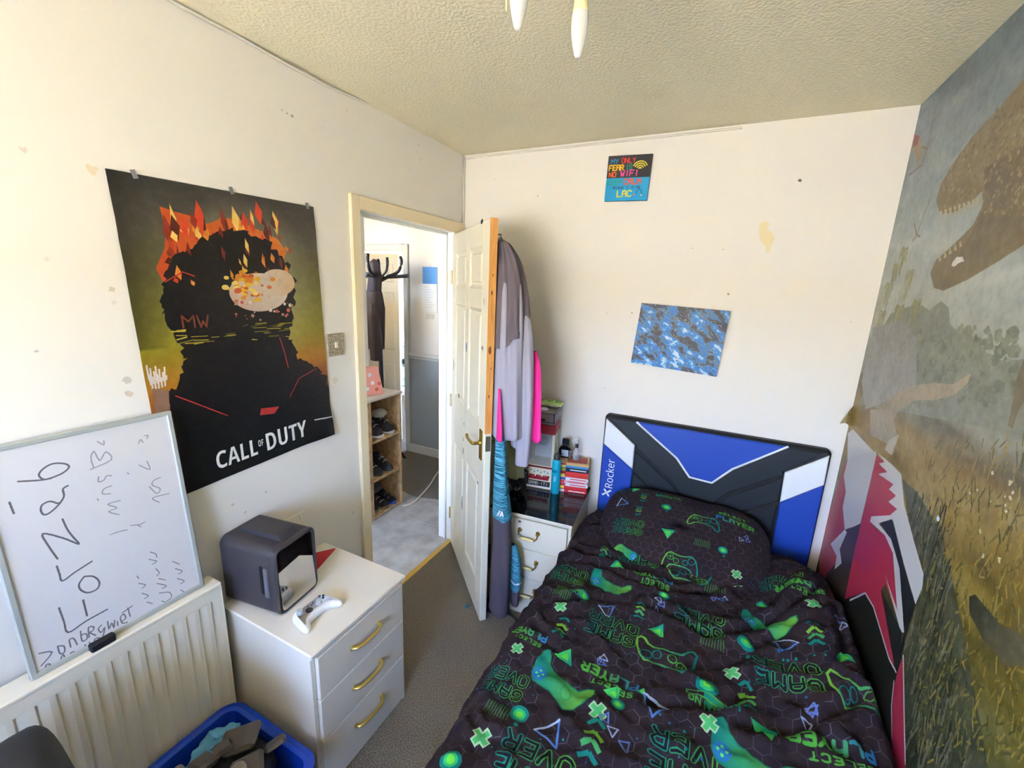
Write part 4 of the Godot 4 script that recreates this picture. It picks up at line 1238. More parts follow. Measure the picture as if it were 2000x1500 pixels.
# ================================================================ the two chests of drawers
func chest(at, turn, label, body, handle_kind):
	var o = thing("chest_of_drawers", label, "drawers", at, turn, "")
	var w = 0.425; var dp = 0.44; var h = 0.585
	var t = 0.016
	var s = stn()
	for sx in [-1, 1]: cbox(s, Vector3(sx * (w - t) / 2, h / 2 - 0.008, 0), Vector3(t, h - 0.016, dp - 0.004), 0.0015)
	cbox(s, Vector3(0, h / 2 - 0.008, -dp / 2 + 0.008), Vector3(w - 2 * t, h - 0.016, 0.006), 0.0)
	cbox(s, Vector3(0, 0.045, 0), Vector3(w - 2 * t, 0.012, dp - 0.03), 0.0)
	part(o, "carcass", s, body)
	part(o, "top", box(Vector3(0, h - 0.005, 0.006), Vector3(w + 0.012, 0.020, dp + 0.012), 0.004), body)
	part(o, "plinth", box(Vector3(0, 0.032, dp / 2 - 0.012), Vector3(w - 2 * t - 0.001, 0.062, 0.014), 0.001), body)
	var y = 0.068
	for k in 3:
		var dh = 0.1655
		var f = part(o, "drawer", box(Vector3(0, y + dh / 2, dp / 2 + 0.002), Vector3(w - 2 * t - 0.003, dh - 0.0035, 0.018), 0.002), body)
		var yc = y + dh / 2 + 0.012
		var z = dp / 2 + 0.011
		if handle_kind == 0:
			var gold = mat("dcc06a", 0.28, 0.85)
			var p = smooth_path([Vector3(-0.064, yc - 0.004, z), Vector3(-0.054, yc - 0.002, z + 0.018), Vector3(-0.025, yc, z + 0.027), Vector3(0.025, yc, z + 0.027), Vector3(0.054, yc - 0.002, z + 0.018), Vector3(0.064, yc - 0.004, z)], 4)
			part(f, "handle", tube(stn(), p, 0.0078, 8, 0.7), gold)
			for sx in [-1, 1]: part(f, "handle_foot", box(Vector3(sx * 0.064, yc - 0.004, z + 0.003), Vector3(0.014, 0.016, 0.006), 0.002), gold)
		else:
			var br = mat("a98b45", 0.35, 0.85)
			for sx in [-1, 1]:
				part(f, "handle_rose", lathe(stn(), Transform3D(Basis(Vector3.RIGHT, PI / 2), Vector3(sx * 0.048, yc + 0.010, z)), [Vector2(0.012, 0), Vector2(0.010, 0.004), Vector2(0.006, 0.012), Vector2(0.008, 0.016), Vector2(0, 0.018)], 12), br)
				part(f, "handle_arm", tube(stn(), smooth_path([Vector3(sx * 0.048, yc + 0.010, z + 0.012), Vector3(sx * 0.050, yc - 0.004, z + 0.024), Vector3(sx * 0.038, yc - 0.018, z + 0.026), Vector3(sx * 0.030, yc - 0.020, z + 0.026)], 3), 0.0035, 7), br)
			part(f, "handle_bar", lathe(stn(), Transform3D(Basis(Vector3.BACK, PI / 2), Vector3(0.034, yc - 0.020, z + 0.026)), [Vector2(0, 0), Vector2(0.005, 0), Vector2(0.0075, 0.012), Vector2(0.008, 0.034), Vector2(0.0075, 0.056), Vector2(0.005, 0.068), Vector2(0, 0.068)], 12), mat("ecd79a", 0.3))
		y += dh
	return o
func build_chests():
	var lam = mat("ebe4d4", 0.5)
	chest(Vector3(-1.218, 0, -0.933), PI / 2, "cream three-drawer chest with gold bow handles beside the radiator", lam, 0)
	var c2 = chest(Vector3(-0.762, 0, -2.030), 0.085, "cream three-drawer chest with black top behind the open door", mat("eee5cf", 0.5), 1)
	var src = noise_im(512, 512, 0.012, 14, 4)
	var im = ramp_im(src, [[0.0, "07080a"], [0.55, "0c0e12"], [0.72, "1d242c"], [0.82, "2e3438"], [1.0, "4a5254"]])
	var m = StandardMaterial3D.new()
	m.albedo_texture = tex(im)
	m.roughness = 0.12
	m.uv1_scale = Vector3(2.2, 2.2, 1)
	part(c2, "top_cover", box(Vector3(0, 0.5922, 0.006), Vector3(0.439, 0.002, 0.453), 0.0005), m, "glossy black marbled sheet on the top")
	part(c2, "keyhole", box(Vector3(-0.052, 0.548, 0.2315), Vector3(0.014, 0.010, 0.001), 0.0), mat("4a4640", 0.5))

# ================================================================ on the walls
func build_wall_things():
	# poster
	var z0 = -0.598; var z1 = -1.240; var y0 = 1.03; var y1 = 1.975
	var im = paint_poster(z0, z1, y0, y1)
	for e in [[[945, 1165], [990, 1158], [1035, 1150]]]:
		var q = e.map(func(p): var h = hx(180 + p[0] * 0.4533, 300 + p[1] * 0.4533, XL); return Vector2((z0 - h.z) / (z0 - z1) * 820, (y1 - h.y) / (y1 - y0) * 1216))
		stroke(im, q, 6, Color("d8d5cf"))
	var n = FastNoiseLite.new(); n.seed = 6; n.frequency = 1.0
	var o = thing("poster", "large poster of dark shapes with orange splashes and white lettering along its black foot", "poster", Vector3(XL, y0, (z0 + z1) / 2))
	wpart(o, "sheet", skin(24, 32, func(u, v):
		var a = Vector2(lerpf(-0.598, -1.226, u), lerpf(1.965, 1.979, u))
		var b = Vector2(lerpf(-0.622, -1.252, u), lerpf(1.018, 1.052, u))
		var p = a.lerp(b, v)
		var curl = 0.016 * smoothstep(0.75, 1.0, u) * smoothstep(0.84, 1.0, v) + 0.003 * (1.0 + n.get_noise_2d(u * 3.0, v * 7.0)) * smoothstep(0.0, 0.1, v)
		return Vector3(XL + 0.0025 + curl, p.y, p.x), false, true), printed(im, 0.38, 0.5))
	var k = 0
	for e in [[452, 372], [262, 340], [600, 402]]:
		var p = hx(e[0], e[1], XL + 0.006)
		wpart(o, "tape", box(rot(p, Vector3(0.3, 0, 0)), Vector3(0.001, 0.022, 0.012), 0.0), mat("8e8d90", 0.5))
	# light switch with a marbled plate
	var c = hx(653.5, 673, XL)
	o = thing("light_switch", "square light switch with a speckled plate beside the doorway", "switch", c)
	var sp = ramp_im(noise_im(256, 256, 0.06, 77, 2), [[0.0, "4a4634"], [0.36, "6c664c"], [0.5, "c6bf9f"], [0.62, "d8d2b4"], [0.75, "8a5f50"], [1.0, "b8b090"]])
	var pm = StandardMaterial3D.new()
	pm.albedo_texture = tex(sp)
	pm.roughness = 0.4
	pm.uv1_scale = Vector3(9, 9, 1)
	part(o, "plate", box(Vector3(0.005, 0, 0), Vector3(0.010, 0.094, 0.088), 0.003), pm)
	part(o, "rocker", box(rot(Vector3(0.011, 0, 0), Vector3(0, 0, 0.08)), Vector3(0.006, 0.026, 0.016), 0.002), mat("e9e5d2", 0.35))
	for y in [-0.033, 0.033]: part(o, "screw", lathe(stn(), Transform3D(Basis(Vector3.BACK, -PI / 2), Vector3(0.0095, y, 0)), [Vector2(0.004, 0), Vector2(0.003, 0.0015), Vector2(0, 0.0018)], 8), mat("9a967f", 0.4, 0.5))
	# canvas with hand painted lettering
	var q = [[1189, 305], [1275, 300], [1263, 391], [1180, 393]].map(func(p): return xy(hz(p[0], p[1], ZB + 0.017)))
	var wi = blank(512, 512, Color("14a0d8"))
	wi.fill_rect(Rect2i(0, 0, 512, 252), Color("2a2a2e"))
	var X = Vector2(1, 0); var Y = Vector2(0, 1)
	write(wi, "MY", Vector2(38, 40), X, Y, 38, 52, 11, Color("1f86c8"), 1.3)
	write(wi, "ONLY", Vector2(165, 32), X, Y, 32, 54, 11, Color("e0342e"), 1.35)
	write(wi, "FEAR", Vector2(22, 108), X, Y, 34, 56, 14, Color("f2c21a"), 1.35)
	write(wi, "IS", Vector2(222, 104), X, Y, 30, 56, 11, Color("159a78"), 1.35)
	write(wi, "NO", Vector2(28, 186), X, Y, 34, 52, 13, Color("f0642a"), 1.4)
	write(wi, "WIFI", Vector2(168, 170), X, Y, 44, 62, 14, Color("ee4a9a"), 1.25)
	for r in 4: stroke(wi, range(9).map(func(t): return Vector2(388, 158) + Vector2.from_angle(-PI * 0.86 + PI * 0.72 * t / 8.0) * (14 + r * 24)), 13 if r else 16, Color("ecd83a"))
	write(wi, "KEEP", Vector2(18, 274), X, Y, 32, 56, 11, Color("0a9a86"), 1.35)
	write(wi, "CALM", Vector2(220, 268), X, Y, 38, 58, 14, Color("f4553a"), 1.35)
	write(wi, "BECAUSE IT IS THE", Vector2(92, 350), X, Y, 13, 24, 5, Color("14405a"), 1.5)
	write(wi, "LAC", Vector2(152, 398), X, Y, 44, 66, 14, Color("f2dc30"), 1.4)
	stroke(wi, [Vector2(352, 440), Vector2(362, 450)], 14, Color("e05a6a"))
	stroke(wi, range(12).map(func(t): return Vector2(410, 425) + Vector2.from_angle(PI * 0.9 + PI * 1.3 * t / 11.0) * Vector2(30, 42)), 7, Color("123c66"))
	fill(wi, disc(Vector2(438, 452), 9), Color("f2c0b0"))
	o = thing("lettered_canvas", "small black and blue canvas with hand-painted coloured lettering high on the wall", "canvas", Vector3((q[0].x + q[2].x) / 2, q[2].y, ZB))
	var poly = [q[0], q[1], q[2], q[3]]
	var s = stn()
	prism(s, Vector3(0, 0, ZB + 0.001), poly, 0.0155)
	wpart(o, "block", s, mat("22384a", 0.7))
	s = stn()
	var zf = ZB + 0.0170
	quad(s, Vector3(q[0].x, q[0].y, zf), Vector3(q[1].x, q[1].y, zf), Vector3(q[2].x, q[2].y, zf), Vector3(q[3].x, q[3].y, zf), Vector3.BACK)
	wpart(o, "painted_face", s, printed(wi, 0.6))
	# abstract painting
	var W = 760; var H = 580
	var pi = Image.create(152, 116, false, Image.FORMAT_RGB8)
	var n1 = FastNoiseLite.new(); n1.seed = 41; n1.frequency = 1.0; n1.fractal_octaves = 4
	for j in 116:
		for i in 152:
			var d = Vector2(i, j).rotated(-0.65)
			var a = n1.get_noise_2d(d.x * 0.024, d.y * 0.05) * 1.5 + 0.35 * n1.get_noise_2d(i * 0.12, j * 0.12 + 50.0) + 0.32 * (float(j) / 116 - 0.45)
			pi.set_pixel(i, j, grad_at([[-0.6, "171a22"], [-0.32, "2c3846"], [-0.16, "5f7688"], [-0.05, "2f6f9f"], [0.12, "1677c4"], [0.36, "0b62b8"], [0.55, "3f9fdc"], [0.8, "bcd4e4"]], a))
	pi.resize(W, H, Image.INTERPOLATE_CUBIC)
	var g = RandomNumberGenerator.new(); g.seed = 8
	for t in 700:
		var a = Vector2(g.randf() * W, g.randf() * H)
		var d = Vector2(g.randf_range(4, 26), 0).rotated(g.randf_range(0.2, 1.2))
		stroke(pi, [a, a + d * 0.5 + d.orthogonal() * g.randf_range(-0.2, 0.2), a + d], g.randf_range(1.5, 3.6), [Color("c9d6de"), Color("1f8fd8"), Color("1f2733"), Color("6f8698"), Color("0f5fae"), Color("1a7cc8"), Color("2f6f9f")][t % 7])
	for t in 240: fill(pi, disc(Vector2(g.randf() * W, g.randf() * H), g.randf_range(1.2, 3.6), 6), [Color("f0f2ee"), Color("d8d24a"), Color("5fd0d0"), Color("c98fa8")][t % 4])
	q = [[1253, 592], [1427, 608], [1399, 736], [1232, 708]].map(func(p): return xy(hz(p[0], p[1], ZB + 0.019)))
	o = thing("painting", "blue, black and white abstract canvas hung askew above the headboard", "painting", Vector3((q[0].x + q[2].x) / 2, q[2].y, ZB))
	s = stn()
	prism(s, Vector3(0, 0, ZB + 0.001), [q[0], q[1], q[2], q[3]], 0.0175)
	wpart(o, "stretched_canvas", s, mat("2b3a48", 0.7))
	s = stn()
	zf = ZB + 0.0190
	quad(s, Vector3(q[0].x, q[0].y, zf), Vector3(q[1].x, q[1].y, zf), Vector3(q[2].x, q[2].y, zf), Vector3(q[3].x, q[3].y, zf), Vector3.BACK)
	wpart(o, "painted_face", s, printed(pi, 0.45))
	# a peeled corner of the wallpaper
	var f0 = hx(1690, 800, XR); 
	var a0 = hx(1681, 802, XR); var a1 = hx(1664, 838, XR); var a2 = hz(1639, 828, -2.19); a2 = hp(1639, 826, Vector3(0.46, 1.1, -2.24), Vector3(0.5, 0, 1).normalized())
	var pw = ramp_im(noise_im(128, 128, 0.05, 15, 3), [[0.0, "6f5f38"], [0.5, "a5935f"], [1.0, "c9b98a"]])
	var pmat = printed(pw, 0.6)
	pmat.texture_repeat = true
	a0 = Vector3(XR - 0.002, a0.y, -2.275); a1 = Vector3(XR - 0.002, a1.y, -2.272)
	solo("wallpaper_flap", skin(8, 8, func(u, v):
		var base = a0.lerp(a1, v)
		var tip = a2
		var p = base.lerp(tip, u)
		p += Vector3(0.0, 0.012 * sin(u * PI), 0.02 * sin(u * PI * 0.8))
		p.x = minf(p.x, XR - 0.002)
		return p), pmat, "peeled tan corner of wallpaper curling off beside the headboard", "wallpaper")

# ================================================================ radiator, whiteboard, mini fridge, controller, blue box, chair
func build_radiator_corner():
	var cream = mat("ebe2cb", 0.38)
	var xf = -1.372; var xb = -1.440; var y0 = 0.14; var y1 = 0.722; var z0 = 0.30; var z1 = -0.690
	var o = thing("radiator", "cream panel radiator with pressed vertical flutes on the poster wall", "radiator", Vector3((xf + xb) / 2, 0, (z0 + z1) / 2))
	var s = stn()
	var pitch = 0.0365
	var zz = z1 + 0.022
	var yt = 0.672; var yb = 0.185
	var V3 = func(x, y, z): return Vector3(x, y, z)
	quad(s, V3.call(xf, yt, z1), V3.call(xf, yt, z0), V3.call(xf, y1 - 0.01, z0), V3.call(xf, y1 - 0.01, z1), Vector3.RIGHT)
	quad(s, V3.call(xf, y0, z1), V3.call(xf, y0, z0), V3.call(xf, yb, z0), V3.call(xf, yb, z1), Vector3.RIGHT)
	var z = z1
	var q = [[0.0, 0.0], [0.012, 0.0], [0.022, -0.0022], [0.0335, -0.0045], [pitch, 0.0]]
	while z < z0 - 0.001:
		for k in 4:
			var za = minf(z + q[k][0], z0); var zb = minf(z + q[k + 1][0], z0)
			quad(s, V3.call(xf + q[k][1], yb, za), V3.call(xf + q[k + 1][1], yb, zb), V3.call(xf + q[k + 1][1], yt, zb), V3.call(xf + q[k][1], yt, za), Vector3.RIGHT)
		for y in [yb, yt]:
			quad(s, V3.call(xf, y, z + 0.012), V3.call(xf, y, minf(z + pitch, z0)), V3.call(xf - 0.0045, y, minf(z + 0.0335, z0)), V3.call(xf - 0.0022, y, z + 0.022), Vector3(0, -1 if y == yt else 1, 0))
		z += pitch
	cbox(s, Vector3((xf + xb) / 2 - 0.008, (y0 + y1) / 2 - 0.006, (z0 + z1) / 2), Vector3(0.040, y1 - y0 - 0.012, z0 - z1 - 0.004), 0.003)
	wpart(o, "front_panel", s, cream)
	wpart(o, "top_cover", box(Vector3((xf + xb) / 2, y1 - 0.005, (z0 + z1) / 2), Vector3(xf - xb + 0.006, 0.014, z0 - z1 + 0.006), 0.004), cream)
	for e in [z0, z1]: wpart(o, "end_cap", box(Vector3((xf + xb) / 2, (y0 + y1) / 2, e), Vector3(xf - xb + 0.002, y1 - y0 - 0.004, 0.006), 0.002), cream)
	wpart(o, "valve", tube(stn(), smooth_path([Vector3(-1.41, 0.18, z1 - 0.002), Vector3(-1.41, 0.18, z1 - 0.012), Vector3(-1.41, 0.15, z1 - 0.014), Vector3(-1.41, 0.0, z1 - 0.014)], 4), 0.0075, 8), mat("d8d2c4", 0.4))
	for e in [-0.1, -0.5]: wpart(o, "bracket", box(Vector3(-1.4575, 0.45, e), Vector3(0.034, 0.40, 0.03), 0.002), cream)
	# ---- whiteboard standing on the radiator
	var bot = Vector3(-1.408, 0.725, -0.4575)
	var up = Vector3(-0.050, 0.585, 0).normalized()
	var bx = Vector3(0, 0, -1)
	var T = Transform3D(Basis(bx, up, bx.cross(up)), bot)
	var bw = 0.392; var bh = 0.585
	o = thing("whiteboard", "whiteboard with smudged sideways handwriting leaning on the wall above the radiator", "whiteboard")
	o.transform = T
	var W = 660; var H = 985
	var im = blank(W, H, Color("dedad8"))
	var inv = T.affine_inverse()
	var at = func(p):
		var l = inv * hp(p[0] * 0.4798, 780 + p[1] * 0.4798, bot + T.basis.z * 0.012, T.basis.z)
		return Vector2((l.x / bw + 0.5) * W, (1.0 - l.y / bh) * H)
	var pen = Color("6f6a6c"); var faint = Color("9d989b")
	for e in [[[75, 335], [160, 330], [205, 322], [258, 300], [283, 275], [262, 262], [215, 263], [178, 283], [160, 308], [178, 326], [210, 322]], [[40, 420], [58, 465]],
			[[278, 352], [258, 366], [262, 396], [240, 430], [205, 462], [180, 470], [168, 452], [174, 430], [205, 416], [240, 424], [256, 408]],
			[[256, 488], [276, 530], [300, 562], [323, 590], [260, 566], [176, 548], [198, 596], [236, 650]], [[233, 680], [244, 712], [256, 740], [305, 706], [376, 660]],
			[[345, 722], [382, 722], [406, 744], [398, 772], [360, 788], [330, 776], [324, 752], [345, 722]], [[242, 850], [262, 905], [280, 950], [350, 905], [438, 856]], [[340, 818], [348, 850], [356, 882]]]:
		stroke(im, smooth_path(e.map(at), 4), 6.5, pen)
	for e in [[[160, 1036], [214, 1030], [170, 1086]], [[236, 1006], [246, 1036], [264, 1030], [262, 1006], [236, 1006]], [[290, 1010], [284, 980], [302, 975], [316, 1000]], [[330, 945], [336, 985], [356, 975], [352, 955], [332, 962]], [[365, 970], [362, 930], [384, 928], [378, 944], [366, 950], [392, 962]],
			[[415, 920], [402, 936], [414, 950], [428, 930], [420, 968], [404, 972]], [[440, 905], [446, 935], [456, 912], [466, 930], [468, 900]], [[480, 905], [482, 922]], [[496, 905], [514, 892], [505, 875], [492, 890], [500, 912], [520, 908]], [[500, 870], [540, 842]], [[522, 850], [532, 885]],
			[[185, 1110], [190, 1082], [206, 1080], [196, 1095], [212, 1108]], [[246, 1070], [258, 1040], [270, 1064]], [[250, 1060], [266, 1055]], [[288, 1060], [290, 1034], [306, 1030], [316, 1050]], [[348, 1000], [358, 1030]], [[366, 990], [374, 1020]], [[352, 1014], [370, 1006]], [[392, 1010], [386, 980], [404, 972], [398, 990]]]:
		stroke(im, smooth_path(e.map(at), 3), 5, Color("7d777a"))
	for e in [[[398, 172], [424, 186], [424, 170]], [[370, 286], [456, 246], [432, 214], [408, 250], [384, 212], [372, 240], [384, 280]], [[456, 312], [436, 312], [424, 330], [402, 336], [404, 316]], [[456, 352], [424, 366], [420, 386], [452, 384]], [[398, 406], [402, 412]], [[492, 412], [440, 428], [478, 442], [444, 458], [486, 470]],
			[[450, 552], [490, 538], [520, 532]], [[534, 514], [570, 510], [592, 500]], [[560, 512], [576, 520]], [[568, 268], [612, 286], [600, 252]], [[656, 318], [628, 330], [622, 350], [654, 364], [640, 384], [610, 356]], [[690, 384], [622, 402], [650, 420]], [[566, 180], [574, 164], [584, 176]], [[590, 150], [604, 146], [600, 160]], [[520, 300], [526, 304]]]:
		stroke(im, smooth_path(e.map(at), 3), 4.5, faint)
	for e in [[[612, 622], [636, 630], [640, 644]], [[608, 652], [640, 660], [622, 672]], [[636, 690], [650, 706], [640, 720]], [[648, 730], [676, 736]], [[640, 750], [680, 760], [662, 770]], [[650, 790], [690, 786], [700, 806], [676, 826]], [[660, 822], [690, 832]], [[704, 660], [732, 672]], [[716, 690], [744, 700], [728, 712]], [[724, 730], [752, 740], [736, 752]], [[736, 776], [752, 786], [742, 798]], [[560, 720], [566, 730]], [[566, 750], [594, 756], [580, 770]], [[580, 790], [606, 800], [590, 812]], [[600, 826], [622, 832]]]:
		stroke(im, smooth_path(e.map(at), 3), 4.0, Color("8a8486"))
	var f = stn()
	cbox(f, Vector3(0, bh / 2, 0.005), Vector3(bw - 0.006, bh - 0.006, 0.008), 0.0)
	part(o, "backing", f, mat("b9b6b0", 0.7))
	f = stn()
	var hw = bw / 2
	quad(f, Vector3(-hw, bh, 0.0095), Vector3(hw, bh, 0.0095), Vector3(hw, 0, 0.0095), Vector3(-hw, 0, 0.0095), Vector3.BACK)
	part(o, "writing_surface", f, printed(im, 0.25))
	var alu = mat("b9bdb6", 0.45, 0.2)
	var fw = 0.013
	for e in [[Vector3(0, bh - fw / 2, 0.007), Vector3(bw, fw, 0.015)], [Vector3(0, fw / 2, 0.007), Vector3(bw, fw, 0.015)], [Vector3(-hw + fw / 2, bh / 2, 0.007), Vector3(fw, bh, 0.0148)], [Vector3(hw - fw / 2, bh / 2, 0.007), Vector3(fw, bh, 0.0148)]]:
		part(o, "frame_rail", box(e[0], e[1], 0.002), alu)
	var cp = hx(199, 1255, -1.385)
	solo("board_eraser", box(Vector3(0, 0.011, 0), Vector3(0.020, 0.022, 0.052), 0.003), mat("19171a", 0.6), "small black eraser block lying on the radiator top against the whiteboard", "eraser", "", Vector3(-1.381, 0.7245, cp.z))
	# ---- mini fridge on the near chest
	var top = 0.5905
	o = thing("mini_fridge", "dark grey mini fridge with a mirrored door on the chest by the radiator", "fridge", Vector3(-1.341, top, -0.842), 1.715)
	var shell = mat("403b3d", 0.55)
	var fw2 = 0.180; var fh = 0.250; var fd = 0.250
	s = stn()
	var lv = [[-fd / 2, 0.012], [-fd / 2 + 0.012, 0.0], [fd / 2 - 0.03, 0.0], [fd / 2 - 0.022, 0.002], [fd / 2 - 0.020, 0.0], [fd / 2 - 0.006, 0.0], [fd / 2, 0.005]]
	var ol = round_rect(fw2, fh, 0.028, 6)
	s.set_smooth_group(1)
	for k in lv.size() - 1:
		var a = inset(ol, lv[k][1]); var b = inset(ol, lv[k + 1][1])
		s.set_smooth_group(k + 1)
		for j in ol.size():
			var m = (j + 1) % ol.size()
			quad(s, Vector3(a[j].x, a[j].y + fh / 2, lv[k][0]), Vector3(a[m].x, a[m].y + fh / 2, lv[k][0]), Vector3(b[m].x, b[m].y + fh / 2, lv[k + 1][0]), Vector3(b[j].x, b[j].y + fh / 2, lv[k + 1][0]), Vector3(a[j].x + a[m].x, a[j].y + a[m].y, 0))
	s.set_smooth_group(-1)
	var fi = inset(ol, 0.014)
	var fo = inset(ol, 0.005)
	for j in ol.size():
		var m = (j + 1) % ol.size()
		quad(s, Vector3(fo[j].x, fo[j].y + fh / 2, fd / 2), Vector3(fo[m].x, fo[m].y + fh / 2, fd / 2), Vector3(fi[m].x, fi[m].y + fh / 2, fd / 2 - 0.005), Vector3(fi[j].x, fi[j].y + fh / 2, fd / 2 - 0.005), Vector3.BACK)
	var bk = inset(ol, 0.012)
	prism(s, Vector3(0, fh / 2, -fd / 2 - 0.0005), bk, 0.002)
	part(o, "case", s, shell)
	s = stn()
	prism(s, Vector3.ZERO, fi, 0.008, 0.001)
	part(o, "mirror_door", s, mat("c4c3c2", 0.03, 1.0), "mirrored door front").transform = Transform3D(Basis(Vector3.RIGHT, -0.085), Vector3(0, fh / 2, fd / 2 - 0.014))
	part(o, "carry_handle", prism(stn(), Transform3D(Basis(Vector3.UP, PI / 2), Vector3(-0.035, fh - 0.002, 0)), [Vector2(-0.10, 0), Vector2(0.085, 0), Vector2(0.080, 0.012), Vector2(0.020, 0.017), Vector2(-0.06, 0.022), Vector2(-0.085, 0.022)], 0.075, 0.004), shell)
	part(o, "grip_recess", box(Vector3(-fw2 / 2 - 0.0005, 0.13, 0.062), Vector3(0.002, 0.105, 0.014), 0.0005), mat("0d0c0e", 0.6))
	part(o, "grip", box(Vector3(-fw2 / 2 - 0.002, 0.125, 0.082), Vector3(0.008, 0.110, 0.018), 0.003), mat("6c676c", 0.5))
	part(o, "hinge_strip", box(Vector3(fw2 / 2 + 0.002, 0.135, 0.085), Vector3(0.008, 0.11, 0.020), 0.003), shell)
	for e in [[-0.06, -0.09], [0.06, -0.09], [-0.06, 0.09], [0.06, 0.09]]: part(o, "foot", box(Vector3(e[0], 0.001, e[1]), Vector3(0.016, 0.006, 0.016), 0.001), mat("1a191b", 0.8))
	# ---- game controller
	var ga = hy(594, 1228, top + 0.02); var gb = hy(664, 1172, top + 0.02)
	var ax = (gb - ga); ax.y = 0
	var turn = atan2(-ax.z, ax.x)
	var pc = (ga + gb) * 0.5
	var cb = Basis(Vector3.UP, turn)
	pc = pc - cb.z * 0.044
	o = thing("game_controller", "white game controller lying in front of the mirrored fridge door", "controller", Vector3(pc.x, top + 0.0005, pc.z), turn)
	var half = [Vector2(0, -0.036), Vector2(0.02, -0.036), Vector2(0.045, -0.037), Vector2(0.060, -0.028), Vector2(0.070, -0.008), Vector2(0.076, 0.020), Vector2(0.078, 0.044), Vector2(0.072, 0.056), Vector2(0.061, 0.056), Vector2(0.050, 0.046), Vector2(0.040, 0.034), Vector2(0.022, 0.028), Vector2(0, 0.027)]
	var cl = Curve2D.new()
	var full = half.duplicate()
	for k in range(half.size() - 2, 0, -1): full.append(Vector2(-half[k].x, half[k].y))
	var dense = []
	for k in full.size():
		for j in 4:
			var p = full[k].cubic_interpolate(full[(k + 1) % full.size()], full[k - 1], full[(k + 2) % full.size()], j / 4.0)
			dense.append(p)
	s = stn()
	var lay = [[0.000, 0.012], [0.004, 0.004], [0.012, 0.0], [0.020, 0.0005], [0.027, 0.004], [0.031, 0.009], [0.0325, 0.013]]
	for k in lay.size() - 1:
		var a = inset(dense, lay[k][1]); var b = inset(dense, lay[k + 1][1])
		s.set_smooth_group(1)
		for j in dense.size():
			var m = (j + 1) % dense.size()
			var sl0 = 1.0 - 0.25 * smoothstep(0.0, 0.056, a[j].y); var sl1 = 1.0 - 0.25 * smoothstep(0.0, 0.056, a[m].y)
			var e = (dense[m] - dense[j])
			quad(s, Vector3(a[j].x, lay[k][0] * sl0, a[j].y), Vector3(a[m].x, lay[k][0] * sl1, a[m].y), Vector3(b[m].x, lay[k + 1][0] * sl1, b[m].y), Vector3(b[j].x, lay[k + 1][0] * sl0, b[j].y), Vector3(e.y, 0.0 if k < 3 else 0.02, -e.x))
	var capo = inset(dense, 0.013)
	var idx = Geometry2D.triangulate_polygon(PackedVector2Array(capo))
	for k in range(0, idx.size(), 3):
		var v = []
		for j in 3:
			var p = capo[idx[k + j]]
			v.append(Vector3(p.x, 0.0325 * (1.0 - 0.25 * smoothstep(0.0, 0.056, p.y)), p.y))
		tri(s, v[0], v[1], v[2], Vector3.UP)
	part(o, "shell", s, mat("efeeec", 0.4))
	for e in [[-0.043, -0.012], [0.020, 0.004]]:
		var st = part(o, "thumbstick", lathe(stn(), Vector3(e[0], 0.031, e[1]), [Vector2(0.0105, 0), Vector2(0.0105, 0.003), Vector2(0.006, 0.004), Vector2(0.006, 0.009), Vector2(0.009, 0.010), Vector2(0.0095, 0.013), Vector2(0.008, 0.0135), Vector2(0, 0.0125)], 18), mat("c3c6c6", 0.5))
	part(o, "direction_pad", lathe(stn(), Vector3(-0.020, 0.031, 0.004), [Vector2(0.0115, 0), Vector2(0.0115, 0.003), Vector2(0.009, 0.0035), Vector2(0, 0.002)], 20), mat("2c2733", 0.3))
	for k in 4: part(o, "face_button", lathe(stn(), Vector3(0.043 + 0.0085 * cos(k * PI / 2), 0.031, -0.012 + 0.0085 * sin(k * PI / 2)), [Vector2(0.0042, 0), Vector2(0.004, 0.003), Vector2(0.003, 0.004), Vector2(0, 0.0042)], 12), mat("4a484c", 0.4))
	for e in [[-0.010, -0.014], [0.010, -0.014], [0.0, -0.008]]: part(o, "menu_button", lathe(stn(), Vector3(e[0], 0.031, e[1]), [Vector2(0.0026, 0), Vector2(0.0026, 0.0022), Vector2(0, 0.0026)], 10), mat("3a3838", 0.4))
	# ---- red folder behind the fridge
	var rp = [hy(622, 1062, top), hy(655, 1073, top), hy(628, 1092, top)]
	s = stn()
	prism(s, Transform3D(Basis(Vector3.RIGHT, -PI / 2), Vector3(0, top + 0.0005, 0)), [Vector2(-1.405, 0.945), Vector2(-1.300, 0.985), Vector2(rp[1].x, -rp[1].z), Vector2(-1.395, 1.075)], 0.006, 0.001)
	solo("red_folder", s, mat("b3121c", 0.6), "flat red folder lying on the chest behind the mini fridge", "folder")
	# ---- socket on the wall above that chest
	var sc = hx(614, 1026, XL)
	o = thing("wall_socket", "white wall socket half hidden behind the mini fridge", "socket", Vector3(XL, 0.72, -1.02))
	part(o, "plate", box(Vector3(0.004, 0, 0), Vector3(0.009, 0.086, 0.146), 0.003), mat("efe9d8", 0.4))
	for z2 in [-0.045, 0.045]: part(o, "switch", box(Vector3(0.010, 0.022, z2), Vector3(0.006, 0.018, 0.011), 0.002), mat("f4f0e4", 0.4))
	# ---- blue box of toys between radiator and chest
	o = thing("storage_box", "blue plastic storage box on the floor between radiator and chest", "box", Vector3(-1.130, 0, -0.470))
	var bm = mat("0f43b8", 0.25)
	s = stn()
	var bwid = 0.40; var bdep = 0.38; var bhi = 0.285
	var lv2 = [[0.0, 0.030, 0], [0.012, 0.024, 0], [bhi - 0.012, 0.010, 0], [bhi - 0.010, -0.006, 0], [bhi, -0.006, 0], [bhi + 0.004, 0.0, 0], [bhi, 0.012, 0], [0.02, 0.030, 0]]
	var bo = round_rect(bwid, bdep, 0.045, 6)
